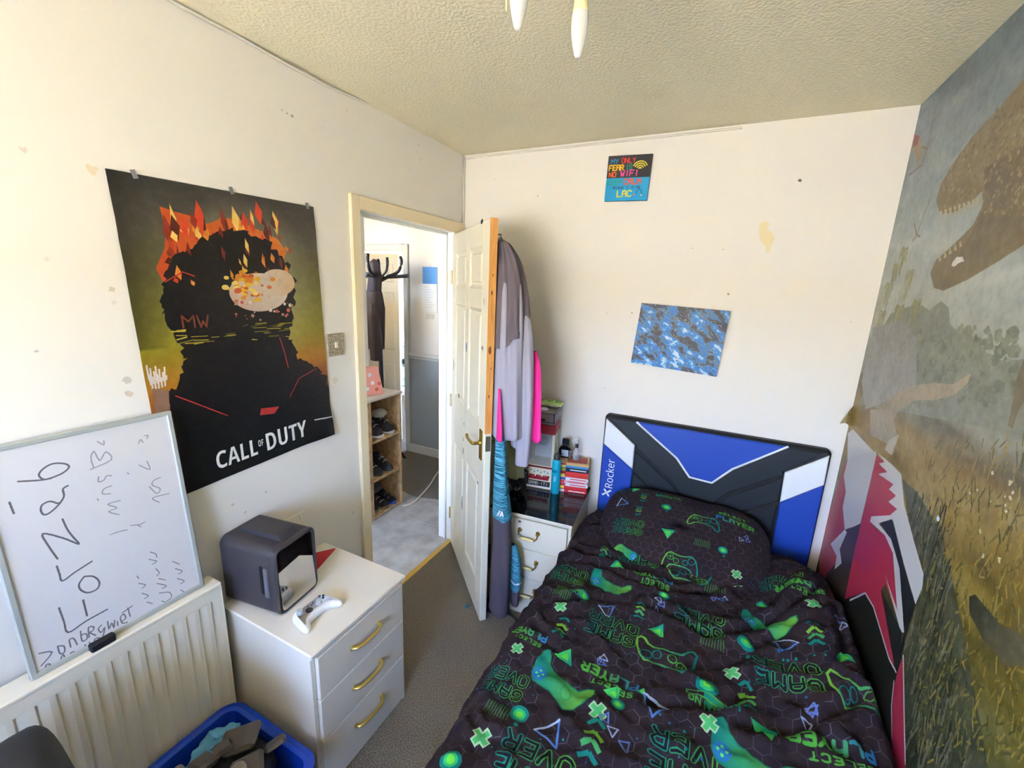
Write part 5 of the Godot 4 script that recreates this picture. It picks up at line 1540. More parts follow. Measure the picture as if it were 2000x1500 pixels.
	for k in lv2.size() - 1:
		var a = inset(bo, lv2[k][1]); var b = inset(bo, lv2[k + 1][1])
		s.set_smooth_group(k + 1)
		for j in bo.size():
			var m = (j + 1) % bo.size()
			var outw = Vector3(bo[j].x, 0.2 if k in [3, 4, 5] else 0.0, bo[j].y) * (-1.0 if k == 6 else 1.0)
			if k == 2: outw = Vector3(0, -1, 0)
			quad(s, Vector3(a[j].x, lv2[k][0], a[j].y), Vector3(a[m].x, lv2[k][0], a[m].y), Vector3(b[m].x, lv2[k + 1][0], b[m].y), Vector3(b[j].x, lv2[k + 1][0], b[j].y), outw)
	s.set_smooth_group(-1)
	prism(s, Transform3D(Basis(Vector3.RIGHT, -PI / 2), Vector3(0, 0.0, 0)), inset(bo, 0.030), 0.02)
	part(o, "tub", s, bm)
	for e in [-1, 1]: part(o, "grip", box(Vector3(e * (bwid / 2 + 0.004), bhi - 0.03, 0), Vector3(0.012, 0.02, 0.10), 0.004), bm)
	var nz = FastNoiseLite.new(); nz.seed = 19; nz.frequency = 1.0; nz.fractal_octaves = 2
	solo("blue_cloth", blob(Vector3(-1.235, 0.235, -0.55), Vector3(0.065, 0.075, 0.085), nz, 2.5, 0.35), mat("5fa3c4", 0.9), "light blue cloth bunched in the blue storage box", "cloth")
	# toy robot lying on top: grey plates over black joints
	var gp = mat("5a524c", 0.45); var gk = mat("131113", 0.5)
	o = thing("toy_robot", "grey and black plated toy robot lying in the blue storage box", "toy", Vector3(-1.105, 0.262, -0.485), 0.5)
	o.scale = Vector3.ONE * 1.22
	part(o, "torso", blob(Vector3(0, 0.0, 0), Vector3(0.11, 0.055, 0.13), nz, 6.0, 0.12), gk)
	var gr = RandomNumberGenerator.new(); gr.seed = 5
	for e in [[0.0, 0.055, -0.085, 0.09, 0.02, 0.07, 0.2], [-0.05, 0.06, -0.03, 0.06, 0.018, 0.05, -0.5], [0.055, 0.055, -0.02, 0.07, 0.018, 0.055, 0.5], [0.0, 0.062, 0.04, 0.08, 0.02, 0.05, 0.1], [-0.07, 0.05, 0.06, 0.05, 0.018, 0.07, 0.7], [0.085, 0.045, 0.06, 0.06, 0.02, 0.08, -0.4], [0.02, 0.05, 0.10, 0.07, 0.018, 0.04, 0.3], [-0.02, 0.072, -0.055, 0.04, 0.016, 0.03, 0.9], [0.09, 0.05, -0.08, 0.05, 0.015, 0.03, 0.6]]:
		part(o, "armour_plate", box(rot(Vector3(e[0], e[1], e[2]), Vector3(gr.randf_range(-0.35, 0.35), e[6], gr.randf_range(-0.35, 0.35))), Vector3(e[3], e[4], e[5]), 0.007), gp)
	for e in [[-0.10, 0.045, -0.02, 0.012], [0.05, 0.07, 0.005, 0.022]]:
		part(o, "joint", lathe(stn(), rot(Vector3(e[0], e[1], e[2]), Vector3(0.4, 0, 0.3)), [Vector2(0, 0), Vector2(e[3], 0), Vector2(e[3] * 1.1, 0.008), Vector2(e[3] * 0.8, 0.014), Vector2(0, 0.014)], 16), mat("8a8377", 0.4))
	# ---- black desk chair at the near left
	o = thing("desk_chair", "black padded desk chair seen over the curved top of its backrest", "chair", Vector3(-1.085, 0, 0.0), -0.20)
	var blk = mat("15120f", 0.6)
	var sq = func(u, v, hx_, hy_, hz_, e1, e2):
		var th = u * TAU; var ph = (v - 0.5) * PI
		var sp2 = func(a, e): return signf(a) * pow(absf(a), e)
		return Vector3(hx_ * sp2.call(cos(ph), e1) * sp2.call(cos(th), e2), hy_ * sp2.call(cos(ph), e1) * sp2.call(sin(th), e2), hz_ * sp2.call(sin(ph), e1))
	part(o, "backrest", skin(48, 20, func(u, v): return rot(Vector3(0, 0.535, -0.17), Vector3(0.12, 0, 0)) * sq.call(u, v, 0.255, 0.215, 0.065, 0.45, 0.48), true, false), blk)
	part(o, "seat", skin(48, 20, func(u, v): return rot(Vector3(0, 0.40, 0.06), Vector3(-PI / 2, 0, 0)) * sq.call(u, v, 0.235, 0.23, 0.045, 0.45, 0.55), true, false), blk)
	part(o, "back_bracket", tube(stn(), smooth_path([Vector3(0, 0.345, 0.02), Vector3(0, 0.34, -0.18), Vector3(0, 0.42, -0.235), Vector3(0, 0.62, -0.225)], 4), 0.02, 8, 0.5), mat("232222", 0.5))
	part(o, "gas_column", lathe(stn(), Vector3(0, 0.07, 0.06), [Vector2(0, 0), Vector2(0.028, 0), Vector2(0.028, 0.18), Vector2(0.016, 0.18), Vector2(0.016, 0.29), Vector2(0, 0.29)], 14), mat("2a2a2c", 0.4, 0.5))
	for k in 5:
		var d = Vector3(cos(k * TAU / 5 + 0.3), 0, sin(k * TAU / 5 + 0.3))
		var lg = part(o, "base_arm", tube(stn(), [Vector3(0, 0.095, 0.06), Vector3(0, 0.065, 0.06) + d * 0.23], [0.02, 0.012], 8), mat("232222", 0.5))
		part(lg, "castor", lathe(stn(), Transform3D(Basis(Vector3(0, 0, 1), PI / 2) , Vector3(0, 0.026, 0.06) + d * 0.23 + Vector3(0.012, 0, 0)), [Vector2(0, 0), Vector2(0.024, 0), Vector2(0.026, 0.012), Vector2(0.024, 0.024), Vector2(0, 0.024)], 14), blk)

func blob(c, r, nz, f, amp):
	return skin(40, 24, func(u, v):
		var th = u * TAU; var ph = (v - 0.5) * PI
		var d = Vector3(cos(ph) * cos(th), sin(ph), cos(ph) * sin(th))
		var p = d * r
		return c + p * (1.0 + amp * nz.get_noise_3d(p.x * f * 10.0, p.y * f * 10.0, p.z * f * 10.0)), true, true)

# ================================================================ clothes on the back of the door
# rows of [height, along the door, behind the door, half width, half thickness]
func garment(rows, folds, depth, sd, edge = 0.0, nu = 72, nv = 60, uvt = 1.0):
	var t = turned(HINGE, DOOR_TURN)
	var ph = sd * 1.7
	return skin(nu, nv, func(u, v):
		var th = u * TAU
		var k = v * (rows.size() - 1)
		var i = mini(int(k), rows.size() - 2)
		var f = k - i
		var a = rows[maxi(i - 1, 0)]; var b = rows[i]; var c = rows[i + 1]; var d = rows[mini(i + 2, rows.size() - 1)]
		var q = []
		for m in 5: q.append(cubic_interpolate(b[m], c[m], a[m], d[m], f))
		var w = 1.0 + depth * (sin(folds * th + ph + 1.3 * sin(v * 4.0 + sd)) + 0.5 * sin(folds * 2.0 * th + ph * 2.0 + v * 3.0)) * smoothstep(0.0, 0.25, v)
		var yy = q[0] + edge * (sin(3.0 * th + sd) + 0.6 * sin(5.0 * th + 2.0 * sd)) * smoothstep(0.8, 1.0, v)
		return t * Vector3(q[1] + cos(th) * q[3] * w, yy, minf(q[2] + sin(th) * q[4] * w, -0.038)), true, false, func(u, v): return Vector2(u * uvt, v * uvt))

func build_hanging_clothes():
	var dark = mat("6b6269", 0.85); var lilac = mat("a9a5b4", 0.85); var pink = mat("ff2f9a", 0.7)
	var o = thing("jacket", "grey and lilac hooded jacket hanging on the back of the open door", "jacket", Vector3(-0.93, 1.0, -1.78))
	var full = [[1.905, 0.70, -0.070, 0.012, 0.012], [1.88, 0.70, -0.080, 0.055, 0.030], [1.80, 0.69, -0.100, 0.095, 0.058], [1.68, 0.675, -0.118, 0.122, 0.076], [1.50, 0.668, -0.126, 0.142, 0.086], [1.30, 0.664, -0.130, 0.158, 0.090], [1.12, 0.664, -0.134, 0.168, 0.092], [1.015, 0.668, -0.134, 0.160, 0.086], [1.00, 0.668, -0.134, 0.02, 0.02]]
	wpart(o, "body", garment(full, 7.0, 0.075, 1.0, 0.012), lilac)
	var yoke = full.slice(0, 5).map(func(r): return [r[0] + 0.002, r[1], r[2], r[3] * 1.05, r[4] * 1.06])
	yoke.append([1.455, 0.667, -0.127, 0.152, 0.092])
	wpart(o, "yoke", garment(yoke, 7.0, 0.075, 1.0, 0.045), dark, "darker grey shoulders and hood")
	wpart(o, "sleeve", garment([[1.62, 0.75, -0.17, 0.02, 0.015], [1.52, 0.77, -0.175, 0.038, 0.030], [1.30, 0.785, -0.182, 0.045, 0.036], [1.08, 0.79, -0.186, 0.046, 0.036], [0.91, 0.79, -0.182, 0.042, 0.034], [0.88, 0.788, -0.180, 0.036, 0.028], [0.879, 0.788, -0.180, 0.004, 0.004]], 4.0, 0.06, 2.2), lilac)
	wpart(o, "sleeve", garment([[1.50, 0.70, -0.14, 0.02, 0.02], [1.36, 0.73, -0.16, 0.040, 0.034], [1.14, 0.742, -0.176, 0.045, 0.038], [0.99, 0.742, -0.178, 0.043, 0.036], [0.955, 0.742, -0.176, 0.038, 0.03], [0.954, 0.742, -0.176, 0.004, 0.004]], 4.0, 0.06, 3.1), lilac)
	wpart(o, "pink_lining", garment([[1.26, 0.795, -0.052, 0.006, 0.005], [1.16, 0.800, -0.054, 0.016, 0.008], [1.06, 0.806, -0.056, 0.028, 0.010], [1.02, 0.808, -0.056, 0.028, 0.010], [1.018, 0.808, -0.056, 0.003, 0.003]], 3.0, 0.05, 1.0), pink, "pink lining showing at the side")
	wpart(o, "hanging_loop", tube(stn(), smooth_path([turned(HINGE, DOOR_TURN) * Vector3(0.70, 1.90, -0.075), turned(HINGE, DOOR_TURN) * Vector3(0.70, 1.93, -0.062), turned(HINGE, DOOR_TURN) * Vector3(0.70, 1.925, -0.050)], 4), 0.003, 6), dark)
	var hk = thing("door_hook", "metal coat hook screwed to the back of the open door", "hook", turned(HINGE, DOOR_TURN) * Vector3(0.70, 1.90, -0.036))
	hk.rotation.y = DOOR_TURN
	part(hk, "plate", box(Vector3(0, 0.0, -0.002), Vector3(0.02, 0.06, 0.004), 0.001), mat("a8a294", 0.4, 0.8))
	part(hk, "prong", tube(stn(), smooth_path([Vector3(0, 0.01, -0.003), Vector3(0, 0.012, -0.02), Vector3(0, 0.022, -0.030), Vector3(0, 0.034, -0.032)], 4), 0.004, 8), mat("a8a294", 0.4, 0.8))
	solo("pink_sweater", garment([[1.42, 0.745, -0.235, 0.02, 0.01], [1.36, 0.752, -0.235, 0.06, 0.018], [1.22, 0.757, -0.238, 0.072, 0.022], [1.06, 0.762, -0.240, 0.080, 0.024], [1.005, 0.764, -0.240, 0.080, 0.024], [1.004, 0.764, -0.240, 0.01, 0.01]], 5.0, 0.10, 0.4, 0.02), pink, "hot pink sweater hanging behind the grey jacket", "sweater")
	# leggings: striped teal above, dark grey below
	var src = Image.create(128, 512, false, Image.FORMAT_L8)
	var n = FastNoiseLite.new(); n.seed = 51; n.frequency = 1.0
	for j in 512:
		for i in 128: src.set_pixel(i, j, Color.from_hsv(0, 0, clampf(0.5 + 1.1 * n.get_noise_2d(i * 0.012, j * 0.22), 0, 1)))
	var teal = printed(ramp_im(src, [[0.0, "123c4c"], [0.4, "2f7f9a"], [0.6, "58a6bd"], [1.0, "7cc0d0"]]), 0.85, 0.3)
	teal.texture_repeat = true
	var coal = mat("564d57", 0.9)
	o = thing("leggings", "sports leggings, teal striped above and charcoal below, hanging behind the door edge", "leggings", Vector3(-0.93, 0.05, -1.73))
	wpart(o, "teal_leg", garment([[1.03, 0.765, -0.070, 0.006, 0.006], [1.02, 0.768, -0.074, 0.030, 0.022], [0.90, 0.773, -0.078, 0.040, 0.028], [0.76, 0.778, -0.084, 0.050, 0.034], [0.66, 0.784, -0.090, 0.058, 0.040], [0.615, 0.786, -0.092, 0.060, 0.042]], 4.0, 0.05, 0.7, 0.0, 48, 40), teal)
	wpart(o, "charcoal_leg", garment([[0.62, 0.786, -0.092, 0.0605, 0.0425], [0.45, 0.786, -0.096, 0.066, 0.046], [0.28, 0.780, -0.098, 0.070, 0.048], [0.12, 0.776, -0.098, 0.070, 0.048], [0.075, 0.774, -0.098, 0.066, 0.044], [0.073, 0.774, -0.098, 0.005, 0.005]], 4.0, 0.05, 0.7, 0.012, 48, 50), coal)
	wpart(o, "teal_cuff", garment([[0.46, 0.80, -0.150, 0.01, 0.01], [0.44, 0.805, -0.156, 0.030, 0.020], [0.36, 0.812, -0.164, 0.040, 0.026], [0.26, 0.814, -0.168, 0.040, 0.026], [0.215, 0.812, -0.168, 0.036, 0.024]], 3.0, 0.05, 0.2, 0.0, 40, 24), teal)
	wpart(o, "charcoal_cuff", garment([[0.22, 0.812, -0.168, 0.034, 0.022], [0.17, 0.812, -0.168, 0.032, 0.020], [0.125, 0.812, -0.168, 0.030, 0.020], [0.124, 0.812, -0.168, 0.003, 0.003]], 3.0, 0.05, 0.2, 0.0, 40, 16), coal)
	var t = turned(HINGE, DOOR_TURN)
	var lc = t * Vector3(0.852, 0.585, -0.092)
	var face = Transform3D(Basis(Vector3.UP, 0.25), hp(977, 1003, t * Vector3(0.855, 0.6, -0.09), Vector3(0.45, 0, 0.9).normalized()))
	var s = stn()
	prism(s, face, [Vector2(-0.018, -0.014), Vector2(-0.004, 0.016), Vector2(0.002, 0.014), Vector2(-0.008, -0.010)], 0.002)
	prism(s, face, [Vector2(-0.004, -0.014), Vector2(0.004, 0.008), Vector2(0.010, 0.016), Vector2(0.018, -0.014), Vector2(0.010, -0.014), Vector2(0.007, -0.002), Vector2(0.004, -0.014)], 0.002)
	wpart(o, "logo", s, mat("f2f2f4", 0.5), "white mountain-shaped mark")
	wpart(o, "reflective_band", garment([[0.272, 0.814, -0.168, 0.041, 0.027], [0.262, 0.814, -0.168, 0.0412, 0.0272]], 3.0, 0.05, 0.2, 0.0, 40, 3), mat("eef2f4", 0.4))
	# dark bag on the floor behind the door, with a cable coming out
	var nz = FastNoiseLite.new(); nz.seed = 3; nz.frequency = 1.0; nz.fractal_octaves = 2
	solo("drawstring_bag", blob(t * Vector3(0.69, 0.034, -0.082) , Vector3(0.05, 0.034, 0.036), nz, 6.0, 0.2), mat("211d20", 0.8), "small black bag on the carpet behind the open door", "bag")
	solo("power_cable", tube(stn(), smooth_path([t * Vector3(0.74, 0.012, -0.14), hy(1000, 1203, 0.006), hy(1018, 1220, 0.006), hy(1026, 1240, 0.006), hy(1040, 1262, 0.006)], 5), 0.005, 7), mat("17161a", 0.6), "black cable on the carpet between the door and the bed", "cable")
	solo("blue_tag", box(Vector3(0, 0.004, 0), Vector3(0.016, 0.008, 0.028), 0.002), mat("2c7f9c", 0.7), "small blue scrap on the carpet under the open door", "scrap", "", hy(913, 1185, 0.0) + Vector3(0.0, 0, 0))

# ================================================================ on the chest behind the door
func build_chest_top_things():
	var Y = 0.5935
	var nz = FastNoiseLite.new(); nz.seed = 23; nz.frequency = 1.0; nz.fractal_octaves = 3
	# toy claw machine
	var o = thing("claw_machine", "toy claw machine with a red and cream front, clear sides and red top", "toy", Vector3(-0.832, Y, -2.165), 0.16)
	var cream = mat("efe6c2", 0.5); var red = mat("9e1022", 0.45)
	var w = 0.150; var d = 0.135; var h = 0.385
	part(o, "base", box(Vector3(0, 0.070, 0), Vector3(w, 0.140, d), 0.003), cream)
	var im = blank(300, 280, Color("efe6c8"))
	im.fill_rect(Rect2i(0, 0, 300, 22), Color("7d1420"))
	for k in 6: fill(im, disc(Vector2(50 + k * 40, 62 + (k % 2) * 14), 10, 10), Color("4aa0cc"))
	fill(im, [Vector2(30, 110), Vector2(90, 110), Vector2(104, 140), Vector2(118, 110), Vector2(170, 110), Vector2(184, 140), Vector2(198, 110), Vector2(276, 110), Vector2(262, 172), Vector2(12, 172)], Color("a01226"))
	for k in 3:
		var c = Vector2(86 + k * 68, 100)
		for sx in [-1, 1]: stroke(im, [c + Vector2(0, -14), c + Vector2(sx * 16, 4), c + Vector2(sx * 6, 26)], 5, Color("d8cfa8"))
	fill(im, [Vector2(6, 186), Vector2(284, 186), Vector2(284, 252), Vector2(0, 252)], Color("141416"))
	write(im, "GRAB-IT!", Vector2(24, 202), Vector2(1, 0), Vector2(0, 1), 22, 34, 5, Color("e8e6e0"), 1.36)
	im.fill_rect(Rect2i(0, 252, 300, 14), Color("e4e4f0"))
	var s = stn()
	quad(s, Vector3(-w / 2 + 0.003, 0.137, d / 2 + 0.0006), Vector3(w / 2 - 0.003, 0.137, d / 2 + 0.0006), Vector3(w / 2 - 0.003, 0.003, d / 2 + 0.0006), Vector3(-w / 2 + 0.003, 0.003, d / 2 + 0.0006), Vector3.BACK)
	part(o, "front_label", s, printed(im, 0.4))
	for sx in [-1, 1]:
		for sz in [-1, 1]: part(o, "post", box(Vector3(sx * (w / 2 - 0.006), 0.235, sz * (d / 2 - 0.006)), Vector3(0.012, 0.19, 0.012), 0.002), cream)
	var clear = StandardMaterial3D.new()
	clear.transparency = BaseMaterial3D.TRANSPARENCY_ALPHA
	clear.albedo_color = Color(0.85, 0.88, 0.92, 0.12)
	clear.roughness = 0.05
	part(o, "window", box(Vector3(0, 0.235, d / 2 - 0.004), Vector3(w - 0.026, 0.188, 0.0015), 0.0), clear)
	for sx in [-1, 1]: part(o, "window", box(Vector3(sx * (w / 2 - 0.004), 0.235, 0), Vector3(0.0015, 0.188, d - 0.026), 0.0), clear)
	part(o, "back_panel", box(Vector3(0, 0.235, -d / 2 + 0.004), Vector3(w - 0.026, 0.188, 0.003), 0.0), mat("c2c4ca", 0.5))
	part(o, "roof", box(Vector3(0, 0.357, 0), Vector3(w + 0.006, 0.054, d + 0.006), 0.004), red)
	var cl = part(o, "claw", lathe(stn(), Vector3(0.0, 0.245, 0.01), [Vector2(0, 0), Vector2(0.016, 0.004), Vector2(0.026, 0.024), Vector2(0.022, 0.040), Vector2(0.006, 0.050), Vector2(0.004, 0.085), Vector2(0, 0.085)], 16), mat("9aa0ac", 0.3, 0.3))
	# boxes stacked on it
	o = thing("grey_box", "flat grey printed box lying on top of the toy claw machine", "box", Vector3(-0.838, Y + h, -2.170), 0.12)
	part(o, "carton", box(Vector3(0, 0.036, 0), Vector3(0.155, 0.072, 0.150), 0.002), mat("8f8f96", 0.5))
	part(o, "lid_seam", box(Vector3(0, 0.062, 0), Vector3(0.1562, 0.003, 0.1512), 0.0), mat("2f2f33", 0.6))
	part(o, "stripe", box(Vector3(0, 0.014, 0), Vector3(0.1562, 0.004, 0.1512), 0.0), mat("26262a", 0.6))
	part(o, "corner_strip", box(Vector3(0.0745, 0.036, 0.0755), Vector3(0.006, 0.066, 0.001), 0.0), mat("1e1e22", 0.6))
	part(o, "print_block", box(Vector3(-0.02, 0.026, 0.0755), Vector3(0.09, 0.012, 0.001), 0.0), mat("2a2a2e", 0.6))
	# green packet
	var pim = blank(256, 128, Color("b9dc8a"))
	for k in 3: fill(pim, disc(Vector2(50 + k * 78, 66), 30, 18, 0.8), Color("3f9e3c"))
	for k in 3: fill(pim, disc(Vector2(50 + k * 78, 66), 16, 14, 0.6), Color("9fd070"))
	for k in 9: stroke(pim, [Vector2(k * 32, 0), Vector2(k * 32 + 26, 24)], 7, Color("e9f0cf"))
	fill(pim, [Vector2(0, 108), Vector2(256, 100), Vector2(256, 128), Vector2(0, 128)], Color("e8eee0"))
	var pk = skin(30, 16, func(u, v):
		var th = u * TAU; var q = (v - 0.5) * 2.0
		var e = 1.0 - pow(absf(q), 4.0)
		return Vector3(q * 0.075, 0.022 + 0.018 * sin(th) * e + 0.004 * nz.get_noise_2d(q * 4.0, th * 2.0), 0.042 * cos(th) * (0.85 + 0.15 * (1.0 - e))), true, true, func(u, v): return Vector2(v, fmod(u * 2.0, 1.0)))
	solo("snack_packet", pk, printed(pim, 0.3), "crumpled green and white packet on top of the grey box", "packet", "", Vector3(-0.822, Y + h + 0.0725, -2.205), 0.1)
	solo("soap_bar", lathe(stn(), Vector3.ZERO, [Vector2(0, 0), Vector2(0.020, 0.001), Vector2(0.026, 0.007), Vector2(0.022, 0.013), Vector2(0.010, 0.016), Vector2(0, 0.0165)], 22), mat("f4f4f2", 0.3), "small white oval soap at the front edge of the grey box", "soap", "", Vector3(-0.826, Y + h + 0.0725, -2.125))
	o = thing("black_camera", "small black camera with a round lens standing on the grey box", "camera", Vector3(-0.878, Y + h + 0.0725, -2.150), 0.2)
	part(o, "body", box(Vector3(0, 0.030, 0), Vector3(0.034, 0.060, 0.030), 0.006), mat("2a282b", 0.5))
	part(o, "head", box(Vector3(0.002, 0.080, 0), Vector3(0.030, 0.036, 0.026), 0.005), mat("1c1b1e", 0.45))
	part(o, "lens", lathe(stn(), Transform3D(Basis(Vector3.RIGHT, PI / 2), Vector3(0.002, 0.080, 0.013)), [Vector2(0.010, 0), Vector2(0.010, 0.003), Vector2(0.007, 0.004), Vector2(0, 0.002)], 16), mat("b9b4d0", 0.2))
	# spray can
	o = thing("spray_can", "slim turquoise spray can with a dark cap beside the books", "can", Vector3(-0.722, Y, -2.100))
	var can = blank(128, 256, Color("1fb3cc"))
	for e in [[60, 120, 10], [30, 150, 6], [100, 180, 8], [64, 215, 9]]: fill(can, disc(Vector2(e[0], e[1]), e[2], 10, 0.7), Color("8fd8e4"))
	for y in [96, 138, 170]: can.fill_rect(Rect2i(20, y, 88, 4), Color("0f8aa4"))
	part(o, "can_body", lathe(stn(), Vector3.ZERO, [Vector2(0, 0), Vector2(0.023, 0), Vector2(0.0248, 0.003), Vector2(0.0248, 0.188), Vector2(0.022, 0.196), Vector2(0.0185, 0.200), Vector2(0, 0.200)], 28), printed(can, 0.25))
	part(o, "cap", lathe(stn(), Vector3(0, 0.199, 0), [Vector2(0, 0), Vector2(0.0190, 0), Vector2(0.0190, 0.022), Vector2(0.012, 0.032), Vector2(0, 0.033)], 22), mat("3a3238", 0.4))
	# stacked paperbacks
	var y = Y
	var looks = [["paperback with a white and red spine at the bottom of the stack", "d8222c", "f2e8e6", 0.019], ["paperback with a red spine and yellow end, second in the stack", "e2323a", "e8d84a", 0.017], ["white-spined paperback with a red end, low in the stack", "f0eef0", "d83040", 0.018], ["pink and white paperback in the lower half of the stack", "f0b8c0", "e03a52", 0.017], ["white-spined paperback with a blue end, in the middle of the stack", "f2f0f2", "4a58b0", 0.018], ["red-spined paperback with a yellow end, in the middle of the stack", "e03834", "e0d23a", 0.018], ["thin red paperback with a dark end, above the middle of the stack", "e8403c", "8a1c28", 0.015], ["navy-spined paperback with an olive end, near the top of the stack", "28344e", "8f9a3a", 0.022], ["light blue paperback just under the topmost book", "4f9ad0", "e0d25a", 0.014], ["cream and red paperback on top of the stack, bottles standing on it", "d8b27a", "c85038", 0.016]]
	for k in looks.size():
		var e = looks[k]
		var th = e[3]
		rng.seed = 100 + k
		o = thing("paperback", e[0], "book", Vector3(-0.655 + rng.randf_range(-0.003, 0.003), y, -2.200 + rng.randf_range(-0.002, 0.002)), 0.24 + rng.randf_range(-0.02, 0.02), "paperbacks stacked on the black chest top")
		var cv = mat(e[1], 0.4)
		s = stn()
		cbox(s, Vector3(0, 0.0008, 0), Vector3(0.172, 0.0016, 0.112), 0.0004)
		cbox(s, Vector3(0, th - 0.0012, 0), Vector3(0.172, 0.0016, 0.112), 0.0004)
		cbox(s, Vector3(0, th / 2 - 0.0002, 0.0553), Vector3(0.172, th - 0.0005, 0.0016), 0.0005)
		part(o, "cover", s, cv)
		part(o, "pages", box(Vector3(-0.0005, th / 2 - 0.0002, -0.0012), Vector3(0.168, th - 0.0038, 0.1095), 0.0), mat("e2d8c4", 0.9))
		part(o, "spine_block", box(Vector3(-0.062, th / 2 - 0.0002, 0.0563), Vector3(0.046, th - 0.003, 0.0006), 0.0), mat(e[2], 0.4))
		if k in [2, 3, 4, 7, 0]: part(o, "spine_title", box(Vector3(0.03, th / 2 - 0.0002, 0.0563), Vector3(0.09, th * 0.3, 0.0006), 0.0), mat("e8e6e4" if k in [7, 0] else "d8404a", 0.5))
		if k == 9: part(o, "cover_picture", box(Vector3(0.02, th - 0.0002, 0), Vector3(0.11, 0.0006, 0.09), 0.0), mat("a8452f", 0.5))
		y += th + 0.0003
	# bottles on the books
	o = thing("dark_bottle", "square-shouldered black perfume bottle with a pale label on the books", "bottle", Vector3(-0.712, y, -2.205), 0.2)
	part(o, "bottle", prism(stn(), Transform3D(Basis(), Vector3(0, 0, -0.016)), [Vector2(-0.033, 0), Vector2(0.033, 0), Vector2(0.034, 0.052), Vector2(0.028, 0.064), Vector2(0.014, 0.072), Vector2(0.013, 0.078), Vector2(-0.013, 0.078), Vector2(-0.014, 0.072), Vector2(-0.028, 0.064), Vector2(-0.034, 0.052)], 0.032, 0.004), mat("121114", 0.15))
	part(o, "label", box(Vector3(0, 0.030, 0.0163), Vector3(0.040, 0.038, 0.0006), 0.0), mat("a8bccc", 0.5))
	part(o, "cap", box(Vector3(0, 0.095, 0), Vector3(0.040, 0.034, 0.028), 0.004), mat("161518", 0.3))
	o = thing("glass_bottle", "clear glass perfume bottle with a dark pump on the books", "bottle", Vector3(-0.650, y, -2.215))
	var gl = StandardMaterial3D.new()
	gl.transparency = BaseMaterial3D.TRANSPARENCY_ALPHA
	gl.albedo_color = Color(0.86, 0.86, 0.88, 0.35)
	gl.roughness = 0.04
	part(o, "glass", lathe(stn(), Vector3.ZERO, [Vector2(0, 0), Vector2(0.022, 0.0), Vector2(0.0225, 0.010), Vector2(0.020, 0.050), Vector2(0.010, 0.062), Vector2(0.008, 0.068), Vector2(0, 0.068)], 24), gl)
	part(o, "dip_tube", lathe(stn(), Vector3(0, 0.008, 0), [Vector2(0.002, 0), Vector2(0.002, 0.06)], 8), mat("dcdcdc", 0.4))
	part(o, "pump", lathe(stn(), Vector3(0, 0.068, 0), [Vector2(0.010, 0), Vector2(0.010, 0.026), Vector2(0, 0.026)], 16), mat("3a3a3e", 0.3))
	part(o, "clear_cap", lathe(stn(), Vector3(0, 0.094, 0), [Vector2(0.012, 0), Vector2(0.012, 0.022), Vector2(0, 0.023)], 16), gl)
	o = thing("glass_vial", "tiny amber vial beside the clear bottle on the books", "bottle", Vector3(-0.677, y, -2.188))
	part(o, "glass", lathe(stn(), Vector3.ZERO, [Vector2(0, 0), Vector2(0.009, 0.0), Vector2(0.009, 0.034), Vector2(0.004, 0.040), Vector2(0, 0.040)], 14), mat("5a4a44", 0.15))
	part(o, "stopper", lathe(stn(), Vector3(0, 0.040, 0), [Vector2(0.005, 0), Vector2(0.005, 0.010), Vector2(0, 0.010)], 12), mat("8d8a86", 0.3))
	# khaki cloth and a black patterned bag slumped at the left
	solo("khaki_shirt", skin(44, 40, func(u, v):
		var th = u * TAU
		var r = lerpf(0.030, 0.062, smoothstep(0.0, 0.8, v)) * (1.0 + 0.16 * sin(4.0 * th + 3.0 * v) + 0.10 * sin(7.0 * th - 5.0 * v))
		if v < 0.03 or v > 0.985: r *= 0.15
		return Vector3(-0.958 + 0.05 * v + cos(th) * r * 0.8, lerpf(1.01, 0.70, v), -1.955 + sin(th) * r * 0.7), true, false), mat("82835e", 0.9), "khaki green shirt hanging in folds between the jacket and the claw machine", "shirt")
	var bim = blank(512, 512, Color("131216"))
	var g = RandomNumberGenerator.new(); g.seed = 77
	for k in 46:
		var c = Vector2(g.randf() * 512, g.randf() * 512)
		stroke(bim, range(7).map(func(q): return c + Vector2.from_angle(q * 0.6 + c.x) * (20 + q * 5)), 5.0, [Color("c9b9bd"), Color("b0566a"), Color("5f8a6a"), Color("d8d4d0")][k % 4])
	solo("patterned_bag", blob(Vector3(-0.925, 0.700, -2.020), Vector3(0.062, 0.098, 0.060), nz, 3.0, 0.22), printed(bim, 0.8), "black bag printed with pale squiggles slumped on the black chest top", "bag")
	o = thing("grey_buckle_strap", "short grey webbing strap with a metal buckle on the chest top edge", "strap", Vector3(-0.955, Y, -1.845), 0.4)
	part(o, "webbing", box(rot(Vector3(0, 0.032, 0), Vector3(0.35, 0, 0.1)), Vector3(0.045, 0.062, 0.016), 0.005), mat("6c6768", 0.8))
	part(o, "buckle", box(rot(Vector3(0.018, 0.036, 0.014), Vector3(0.35, 0, 0.1)), Vector3(0.014, 0.018, 0.006), 0.002), mat("7fb0c4", 0.3, 0.5))

